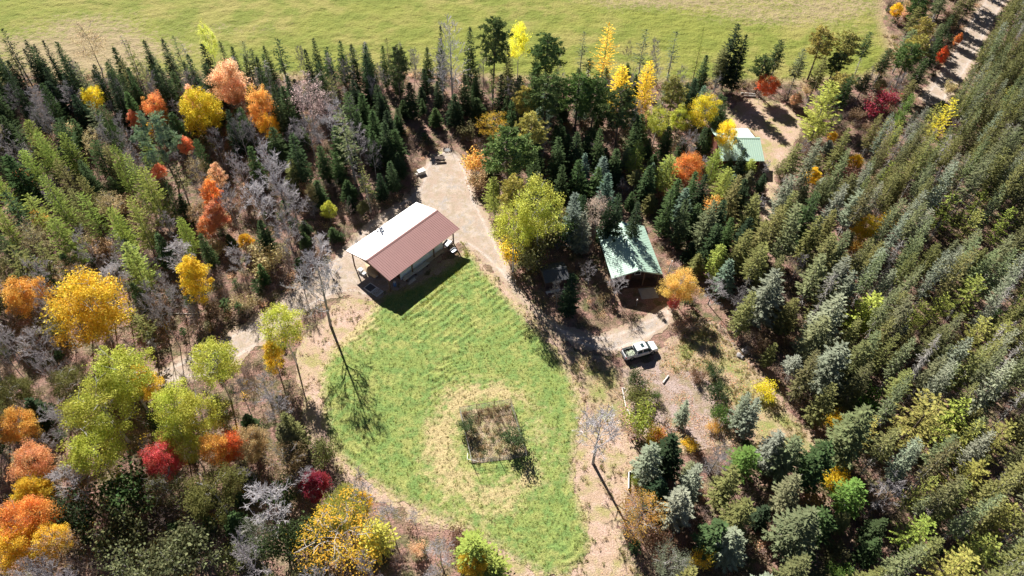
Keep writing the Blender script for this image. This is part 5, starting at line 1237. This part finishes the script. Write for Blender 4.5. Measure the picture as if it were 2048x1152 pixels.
# undergrowth: twigs, saplings and low leafy shrubs on the forest floor
def twig_clump(seed, H=1.5, n=16):
    r = np.random.default_rng(seed); w = Wood()
    for i in range(n):
        a = r.uniform(0, 6.28); e = r.uniform(.1, .8); p = np.array([r.normal(0, .25), r.normal(0, .25), 0])
        d = np.array([math.cos(a) * e, math.sin(a) * e, 1]) * H * r.uniform(.5, 1)
        w.limb([p, p + d * .6, p + d + r.normal(0, .1, 3)], [.022, .016, .007], 3)
        for j in range(3):
            q = p + d * r.uniform(.4, .9); w.limb([q, q + (d * .35 + r.normal(0, .28 * H, 3))], [.012, .006], 3)
    return w.mesh('twigs', BRUSH)
def low_leaves(seed, R=.8, H=.8, n=150, size=.17):
    r = np.random.default_rng(seed); f = Foliage()
    C = r.normal(0, 1, (n, 3)) * np.array([R * .5, R * .5, H * .3]) + np.array([0, 0, H * .55]); C[:, 2] = np.abs(C[:, 2])
    leaf_cloud(f, r, C, size, .65, .8, np.clip(r.normal(.5, .22, n), 0, 1), r.random(n))
    return f.mesh('low leaves', LEAF_I)
UND = [('low_leaves', low_leaves(i, .8 + .2 * (i % 3), .7 + .3 * (i % 2), 130)) for i in range(4)] + [('twigs', twig_clump(20 + i, 1.3 + .3 * i)) for i in range(4)] + [('sapling', join_pair('sapling', *conifer(500 + i, 2.4, .8, .03, .22, 6, .1, .42, .9, 0, .25, .6), NEEDLE_I)) for i in range(2)]
r = np.random.default_rng(77)
n = 26000
X = np.stack([r.uniform(-150, 150, n), r.uniform(28, 215, n)], 1)
uv = np.array([seen((x, y, 0)) for x, y in X])
ok = (uv[:, 0] > -60) & (uv[:, 0] < 2110) & (uv[:, 1] > -40) & (uv[:, 1] < 1190)
for C, d in ((FIELD, .3), (LAWN, .2), (DRIVE, .3), (ROAD, -.2), (CABYARD, .3), (GLADE, .6), (SIDE, .2)): ok &= sdist(C, X[:, 0], X[:, 1]) < -d
s = sdist(TRACK, X[:, 0], X[:, 1]); ok &= (s < -.6)
s = sdist(YARD, X[:, 0], X[:, 1]); ok &= (s < -.3) | (r.random(n) < .06)
gi_ = np.array([[min(max(a, 0), m - 1) for a, m in zip(rast(*p), (GW, GH))] for p in uv]); ok &= ~clear_ground[gi_[:, 0], gi_[:, 1]]
ok &= fbm(X[:, 0], X[:, 1], 9, 2) + r.normal(0, .13, n) > .42
X, uv = X[ok], uv[ok]; n = len(X)
left = (uv[:, 0] < 940)
low_left = left & (uv[:, 1] > 640)
pick = np.where(r.random(n) < .52, r.integers(0, 4, n), r.integers(4, 8, n)); pick = np.where(r.random(n) < .05, r.integers(8, 10, n), pick)
pal_a = np.array([T[k][0] for k in ('tan', 'brown', 'moss', 'brown', 'salmon', 'straw', 'moss', 'pink')])
pal_b = np.array([T[k][0] for k in ('moss', 'olive', 'green', 'brown', 'moss', 'tan', 'olive', 'gold')])
tint = np.where(low_left[:, None], pal_b[r.integers(0, 8, n)], pal_a[r.integers(0, 8, n)])
tint = np.where((pick >= 8)[:, None], np.array(T['deep'][0]), tint)
sc_ = r.uniform(.55, 1.25, n)
gn_scatter('undergrowth', dict(co=np.c_[X, np.zeros(n)], rot=np.c_[np.zeros((n, 2)), r.uniform(0, 6.28, n)], scl=np.stack([sc_, sc_, sc_ * r.uniform(.6, 1.2, n)], 1), pick=pick, tint=np.c_[tint, np.ones(n)]), UND, 'brown and olive undergrowth of twigs and low shrubs under the trees')
print('UNDERGROWTH', n)

# grass tufts on the lawn and rough grass along its edges
def tuft(seed, n=16, H=.22, R=.16):
    r = np.random.default_rng(seed); f = Foliage()
    a = r.uniform(0, 6.28, n); C = np.c_[np.cos(a), np.sin(a), np.zeros(n)] * r.uniform(0, R, (n, 1))
    d = np.c_[np.cos(a) * .6, np.sin(a) * .6, np.ones(n)] * r.uniform(.5, 1, (n, 1)) * H / 2
    w = np.c_[-np.sin(a), np.cos(a), np.zeros(n)] * .028
    f.quads(C + d, d, w, r.random(n), r.random(n))
    return f.mesh('grass', LEAF_I)
TUFT = [('grass', tuft(i, 18, .2 + .05 * (i % 3), .2)) for i in range(5)]
def tufts(name, P, dens, tints, label, thr=.5, zf=None, margin=0., scl=(.7, 1.5), dryf=None, sel=None):
    r = np.random.default_rng(len(name))
    lo, hi = P.min(0) - 1, P.max(0) + 1
    n = int((hi[0] - lo[0]) * (hi[1] - lo[1]) * dens)
    X = r.uniform(lo, hi, (n, 2)); D = sdist(P, X[:, 0], X[:, 1])
    ok = (D > margin) & (fbm(X[:, 0], X[:, 1], 1.8, 3) + r.normal(0, .06, n) > thr)
    uv = np.array([seen((x, y, 0)) for x, y in X]); ok &= (uv[:, 0] > -30) & (uv[:, 0] < 2080) & (uv[:, 1] < 1180) & (uv[:, 1] > -30)
    if sel is not None: ok &= r.random(n) < sel(X[:, 0], X[:, 1], D)
    X, D = X[ok], D[ok]; n = len(X)
    z = zf(X[:, 0], X[:, 1], D) if zf else np.zeros(n)
    pal = np.array(tints); tint = pal[r.integers(0, len(pal), n)]
    if dryf is not None:
        k = np.clip(dryf(X[:, 0], X[:, 1], D) + r.normal(0, .15, n), 0, 1)[:, None]; tint = tint * (1 - k) + np.array((.42, .34, .15)) * k
    s = r.uniform(*scl, n)
    gn_scatter(name, dict(co=np.c_[X, z], rot=np.c_[np.zeros((n, 2)), r.uniform(0, 6.28, n)], scl=np.stack([s, s, s], 1), pick=r.integers(0, 5, n), tint=np.c_[tint, np.ones(n)]), TUFT, label)
    print(name, n)
tufts('grass_tufts', LAWN, 7.0, [(.30, .37, .08), (.36, .39, .10), (.24, .34, .07), (.38, .40, .11)], 'short green grass tufts growing on the mown lawn', .2, lambda x, y, D: .05 + lawn_relief(x, y, D) * .95, .0, (.3, .65), lawn_dry, lambda x, y, D: (.6 + .4 * (.5 + .5 * np.sin(2 * math.pi * mow(x, y, D) / 1.1)) ** 1.5))
tufts('field_margin', FIELD, 1.3, [(.36, .28, .15), (.30, .27, .09), (.40, .28, .18)], 'tall dry grass along the tree side of the hay field', .45, None, -1.0, (1.6, 3.2), None, lambda x, y, D: (D < 2.2) & (y < 175))
tufts('dry_tufts', GLADE, 4.0, [(.34, .30, .12), (.26, .27, .09), (.40, .31, .16)], 'dry yellow grass tufts on the strip beside the spruces', .45)
tufts('track_tufts', TRACK, 1.6, [(.42, .33, .16), (.36, .27, .18), (.22, .26, .07)], 'dry grass tufts along the leaf strewn track', .52, None, .2)
BARNEDGE = np.array([at(*p)[:2] for p in [(800, 645), (850, 600), (900, 550), (935, 520), (940, 490), (920, 480), (935, 530), (880, 590), (820, 640)]])
tufts('rough_grass', BARNEDGE, 14, [(.36, .40, .07), (.44, .43, .10), (.32, .38, .07)], 'taller rough grass along the barn side of the lawn', .3, lambda x, y, D: np.full(len(x), .06), 0, (.6, 1.2))

# single fallen leaves on the open ground
r = np.random.default_rng(21)
FL_ = []
for P, k, names in ((TRACK, 9000, ('salmon', 'tan', 'pink', 'straw')), (YARD, 6000, ('salmon', 'tan', 'pink', 'coral', 'brown')), (DRIVE, 2600, ('tan', 'salmon', 'straw')), (GLADE, 900, ('tan', 'straw', 'coral')), (SIDE, 700, ('tan', 'salmon'))):
    lo, hi = P.min(0), P.max(0); X = r.uniform(lo, hi, (k * 3, 2)); d_ = sdist(P, X[:, 0], X[:, 1])
    X = X[(d_ > -1.5) & (fbm(X[:, 0], X[:, 1], 3, 3) + r.normal(0, .08, len(X)) + np.clip(-d_, -2, 1) * .04 > .5)][:k]
    FL_.append((X, np.array([T[n_][0] for n_ in names])[r.integers(0, len(names), len(X))]))
X = np.concatenate([a for a, _ in FL_]); tn = np.concatenate([b for _, b in FL_]); k = len(X)
fo = Foliage(); leaf_cloud(fo, r, np.c_[X, r.uniform(.055, .075, k)], .17, .7, 5.0, r.random(k), r.random(k))
me = fo.mesh('fallen leaves', leaf_mat('fallen leaves', 'geometry', .2, .3))
a_ = me.attributes.new('tint', 'FLOAT_COLOR', 'FACE'); a_.data.foreach_set('color', np.c_[tn * .8, np.ones(k)].astype(np.float32).ravel())
tag(link('fallen_leaves', me), 'fallen autumn leaves strewn over track, driveway and yard', 'fallen leaves', kind='stuff')

# dry stalks in the garden plot
r = np.random.default_rng(3)
def stalks(seed):
    r = np.random.default_rng(seed); w = Wood(); 
    for i in range(7):
        p = np.array([r.normal(0, .12), r.normal(0, .12), 0]); d = np.array([r.normal(0, .2), r.normal(0, .2), r.uniform(.5, 1.1)])
        w.limb([p, p + d * .6, p + d], [.018, .014, .006], 3)
    return w.mesh('stalk', M_STALK)
M_STALK = bark_mat('dry stalks', (.50, .38, .26))
ST = [('stalk', stalks(i)) for i in range(4)] + [('low_leaves', low_leaves(60 + i, .35, .35, 40, .13)) for i in range(3)]
TL, TR_, BR_, BL_ = PLOT
n = 380; a, b = r.random(n), r.random(n) ** 1.25
X = TL + (TR_ - TL) * a[:, None] + (BL_ - TL) * b[:, None] + (BR_ - TR_ - BL_ + TL) * (a * b)[:, None]
pick = np.where((b < .5) & (r.random(n) < .8), r.integers(0, 4, n), r.integers(4, 7, n))
pal = np.array([T[k][0] for k in ('tan', 'sage', 'moss', 'straw')]); s = r.uniform(.6, 1.1, n)
gn_scatter('dry_stalks', dict(co=np.c_[X, np.full(n, .12)], rot=np.c_[np.zeros((n, 2)), r.uniform(0, 6.28, n)], scl=np.stack([s, s, s], 1), pick=pick, tint=np.c_[pal[r.integers(0, 4, n)], np.ones(n)]), ST, 'dry brown stalks and weeds filling the fenced plot')

# ------------------------------------------------------------------ small things
M_WIRE = plain('fence wire', (.30, .30, .29), .6, .4)
M_STONE = plain('field stone', (.30, .28, .27), .9, 0, .2, .3, 3)
M_LOG = plain('split log', (.50, .38, .27), .85, 0, .2, .3, 4)
M_YELLOW = plain('weathered yellow paint', (.55, .50, .20), .6, 0, .3, .15, 3)
fence = empty('plot_fence', (*PLOT.mean(0), 0), 0, 'wire and post fence around the small garden plot', 'fence')
PC = PLOT.mean(0)
for i in range(4):
    p, q = PLOT[i] - PC, PLOT[(i + 1) % 4] - PC
    for f in ((0, .33, .67) if i != 2 else (0, .5)):
        c = p + (q - p) * f
        MB().tube([(c[0], c[1], 0), (c[0] + .02, c[1], 1.0), (c[0] + .03, c[1] + .02, 1.75)], [.05, .045, .04], 7).build('post', M_WOOD, fence)
    w = MB()
    for z in (.12, .4, .7, 1.0, 1.3):
        w.bar((*p, z), (*q, z), .014, .014)
    L = np.linalg.norm(q - p)
    for k in range(1, int(L / .3)):
        c = p + (q - p) * (k * .3 / L); w.bar((*c, .12), (*c, 1.3), .010, .010)
    o = w.build('wire_panel', M_WIRE, fence); o['kind'] = 'stuff'
    if i in (0, 1): MB().bar((*p, 1.42), (*q, 1.42), .05).build('rail', M_WOOD, fence)
t = empty('white_pipe_frame', (*at(945, 922)[:2], 0), math.radians(-10), 'white bent pipe lying at the shaded corner of the fenced plot', 'pipe')
MB().tube([(-.9, .9, .35), (-.75, 0, .35), (-.7, -.05, .35), (.9, -.1, .35)], [.04] * 4, 8).build('pipe', M_WHITEPAINT, t)

# load in the pickup bed
r = np.random.default_rng(8)
f = Foliage(); C = r.normal(0, 1, (420, 3)) * np.array([.34, .26, .10]) + np.array([.25, -.2, .22]); C[:, 2] = np.abs(C[:, 2]); C[:, 0] = np.clip(C[:, 0], -.75, .75); C[:, 1] = np.clip(C[:, 1], -.68, .68)
leaf_cloud(f, r, C, .26, .45, .8, r.random(420), r.random(420))
t = empty('brush_load', (TC[0] - 1.85 * math.cos(TA), TC[1] - 1.85 * math.sin(TA), .63), TA, 'heap of pale leafy cuttings in the bed of the white pickup', 'yard waste')
o = link('cuttings', f.mesh('cuttings', LEAF), t); o.color = (.80, .84, .72, 1); o['kind'] = 'stuff'

def log_thing(name, p, q, r0, label, mat=M_LOG, group=None, z=None):
    p, q = np.array(p[:2]), np.array(q[:2]); z = r0 if z is None else z
    t = empty(name, (*((p + q) / 2), 0), 0, label, 'log' if 'log' in name else 'pole', group)
    d = (q - p) / 2
    MB().tube([(-d[0], -d[1], z), (-d[0] * .3, -d[1] * .3 + .03, z + .02), (d[0] * .4, d[1] * .4 - .03, z), (d[0], d[1], z)], [r0, r0 * .95, r0 * .9, r0 * .8], 9).build('stem', mat, t, smooth=False)
    return t
log_thing('log', at(1326, 767), at(1337, 752), .14, 'short pale log lying at the top of the leafy yard', M_PALEWOOD)
log_thing('fallen_pole', at(1244, 776), at(1252, 815), .09, 'longest white fallen pole along the left edge of the leafy yard', M_PALEWOOD, 'white poles in the leafy yard')
log_thing('fallen_pole', at(1246, 776), at(1257, 785), .07, 'short crossing pole near the longest white fallen pole', M_PALEWOOD, 'white poles in the leafy yard')
log_thing('fallen_pole', at(1252, 817), at(1262, 832), .09, 'broken white pole continuing below the longest fallen pole', M_PALEWOOD, 'white poles in the leafy yard')
log_thing('fallen_pole', at(1452, 848), at(1474, 834), .08, 'pale pole leaning towards the spruces by the fresh green bush', M_PALEWOOD, 'white poles in the leafy yard', .12)
log_thing('fallen_pole', at(1461, 820), at(1473, 834), .07, 'second pale pole meeting it by the fresh green bush', M_PALEWOOD, 'white poles in the leafy yard', .3)
log_thing('fallen_pole', at(1425, 752), at(1436, 764), .07, 'grey pole in the dark bushes at the right of the yard', M_PALEWOOD, 'white poles in the leafy yard')
log_thing('fallen_log', at(1655, 978), at(1692, 965), .12, 'long white fallen log in a gap of the lower spruces', M_PALEWOOD)
log_thing('fallen_log', at(340, 628), at(395, 628), .08, 'silvery fallen trunk under the slim gold maple', M_PALEWOOD)
pts = [at(1274, 744), at(1280, 740), at(1288, 738), at(1297, 741), at(1306, 742)]
o = MB().tube([(p[0], p[1], .05) for p in pts], [.05] * 5, 7).build('garden_hose', M_LUMBER); tag(o, 'tan hose curving on the ground in the pickup shadow', 'hose')
rr = random.Random(4)
for k in range(9):
    u, v = 1456 + rr.uniform(-4, 7) + k * .9, 640 + k * 3.6
    p = np.array(at(u, v)[:2]); a = rr.uniform(-.6, .6)
    t = empty('firewood_log', (p[0], p[1], 0), a, ['topmost', 'second highest', 'third highest', 'fourth', 'middle', 'sixth', 'third lowest', 'second lowest', 'lowest'][k] + ' split firewood log in the scattered row by the spruces', 'firewood', 'firewood logs scattered by the spruces')
    L = rr.uniform(.3, .45)
    MB().prism([(-.14, 0), (.14, 0), (.10, .15), (-.05, .22)], -L, L).build('wood', M_LOG, t)
for k, (u, v, s) in enumerate(((1478, 712, .5), (1490, 704, .65), (1484, 716, .4), (1496, 696, .4))):
    p = at(u, v); bm = bmesh.new(); bmesh.ops.create_icosphere(bm, subdivisions=2, radius=s)
    for vtx in bm.verts: vtx.co *= 1 + .35 * (vnoise(vtx.co.x + 5 * k, vtx.co.y + vtx.co.z, .5) - .5); vtx.co.z *= .6
    me = bpy.data.meshes.new('boulder'); bm.to_mesh(me); bm.free(); me.materials.append(M_STONE)
    o = link('boulder', me, loc=(p[0], p[1], s * .35)); tag(o, ['dark boulder at the lower left of the stone heap', 'largest dark boulder of the stone heap beside the dry grass', 'smallest front boulder of the stone heap', 'pale back boulder of the stone heap'][k] , 'boulder', 'boulders beside the dry grass')
# raised bed
p = at(1276, 962); t = empty('raised_bed', (p[0], p[1], 0), math.radians(-6), 'open white-edged wooden cold frame beside the dark fir', 'cold frame')
MB().box(-1.3, 1.3, .85, .93, 0, .75).build('back_board', M_DARKWOOD, t)
MB().box(-1.3, 1.3, .82, .96, .753, .80).build('back_edge', M_WHITEPAINT, t)
MB().box(-1.38, -1.303, -1.5, .93, 0, .5).build('side_board', M_PALEWOOD, t)
MB().box(-1.4, -1.29, -1.5, .93, .503, .55).build('side_edge', M_WHITEPAINT, t)
MB().bar((1.34, .9, .4), (1.9, -.9, .3), .1, .5).build('side_board', M_PALEWOOD, t)
b = S['bush'][1]
for k, (dx, dy, c, l) in enumerate(((-.5, -.2, 'lime', 'lime weed clump growing in the wooden cold frame'), (.5, -.9, 'straw', 'straw coloured weed clump in front of the cold frame'))):
    o = empty('weed_clump', (p[0] + dx, p[1] + dy, 0), k, l, 'weeds'); o.scale = (.5, .5, .45)
    link('stems', b[0], o); link('crown', b[1], o).color = (*T[c][0], 1)
# picnic table, fire ring and white box at the upper driveway end
p = at(880, 321); t = empty('picnic_table', (p[0], p[1], 0), math.radians(8), 'dark picnic table at the upper end of the driveway', 'picnic table')
for k in range(5): MB().box(-1.0, 1.0, -.38 + k * .155, -.25 + k * .155, .72, .76).build('top_board', M_DARKWOOD, t)
for s in (-1, 1):
    MB().box(-1.0, 1.0, s * .72 - .13, s * .72 + .13, .43, .47).build('seat', M_DARKWOOD, t)
    for x in (-.75, .75): MB().bar((x, s * .7, 0), (x, s * .2, .715), .09).build('leg', M_DARKWOOD, t)
for x in (-.75, .75): MB().box(x + .05, x + .1, -.8, .8, .36, .425).build('crossbar', M_DARKWOOD, t)
p = at(881, 309); t = empty('yellow_chair', (p[0], p[1], 0), .3, 'faded yellow slatted chair behind the picnic table', 'chair')
for k in range(4): MB().box(-.3, .3, -.28 + k * .15, -.16 + k * .15, .38, .41).build('seat_slat', M_YELLOW, t)
for k in range(4): MB().bar((-.24 + k * .16, .3, .42), (-.24 + k * .16, .5, 1.05), .12, .03).build('back_slat', M_YELLOW, t)
for x in (-.28, .28):
    for y in (-.26, .26): MB().box(x - .03, x + .03, y - .03, y + .03, 0, .377).build('leg', M_YELLOW, t)
    MB().box(x - .07 + (.05 if x > 0 else -.05), x + .07 + (.05 if x > 0 else -.05), -.32, .3, .58, .61).build('armrest', M_YELLOW, t)
p = at(895, 300); t = empty('fire_ring', (p[0], p[1], 0), 0, 'ring of pale stones around a campfire pit', 'fire pit')
for k in range(13):
    a = 2 * math.pi * k / 13; s = rr.uniform(.14, .22)
    MB().tube([(math.cos(a) * .85 - s * .6, math.sin(a) * .85, s * .55), (math.cos(a) * .85 - s * .2, math.sin(a) * .85, s * .6), (math.cos(a) * .85 + s * .3, math.sin(a) * .85 + .03, s * .55), (math.cos(a) * .85 + s * .7, math.sin(a) * .85, s * .5)], [s * .35, s, s * .95, s * .3], 7).build('stone', M_STONE, t)
MB().tube([(0, 0, .03), (0, 0, .06)], [.66, .6], 14).build('ash_bed', M_BLACK, t)
p = at(843, 347); t = empty('white_chest', (p[0], p[1], 0), math.radians(35), 'white tilted chest with open pale lid at the driveway end', 'chest')
MB().box(-.75, .75, -.45, .45, .02, .7).build('body', M_WHITEPAINT, t, bevel=.03)
MB().bar((-.75, .5, .72), (.75, .5, .72), .04, .06).build('hinge', M_TIN, t)
MB().add([(-.78, -.47, .74), (.78, -.47, .74), (.78, .49, .82), (-.78, .49, .82), (-.78, -.47, .79), (.78, -.47, .79), (.78, .49, .87), (-.78, .49, .87)], [(3, 2, 1, 0), (4, 5, 6, 7), (0, 1, 5, 4), (1, 2, 6, 5), (2, 3, 7, 6), (3, 0, 4, 7)]).build('lid', M_WHITEPAINT, t)
MB().box(-1.25, -.78, -.3, .3, 0, .34).build('step', M_PALEWOOD, t)
# rail fence and pale logs behind the dirt yard
f0 = at(1496, 176); fence = empty('rail_fence', (f0[0], f0[1], 0), math.radians(-2), 'dark two-rail fence by the field behind the dirt yard', 'fence')
for x in (-3.2, 0, 3.2): MB().tube([(x, 0, 0), (x, 0, 1.3)], [.09, .08], 8).build('post', M_WOOD, fence)
for z in (.55, 1.1): MB().bar((-3.4, -.1, z), (3.4, -.1, z + .05), .1).build('rail', M_WOOD, fence)
log_thing('stacked_log', at(1482, 188), at(1510, 190), .22, 'upper thick white log lying behind the dirt yard', M_PALEWOOD, 'white logs behind the dirt yard')
log_thing('stacked_log', at(1486, 193), at(1511, 194), .18, 'lower thin white log lying behind the dirt yard', M_PALEWOOD, 'white logs behind the dirt yard')
p = at(1515.5, 206); t = empty('white_marker', (p[0], p[1], 0), 0, 'short white marker post beside the dirt yard', 'marker post')
MB().tube([(0, 0, 0), (.05, 0, 1.1)], [.07, .06], 8).build('post', M_WHITEPAINT, t)
MB().tube([(.05, 0, 1.103), (.05, 0, 1.14)], [.08, .08], 8).build('cap', M_WHITEPAINT, t)
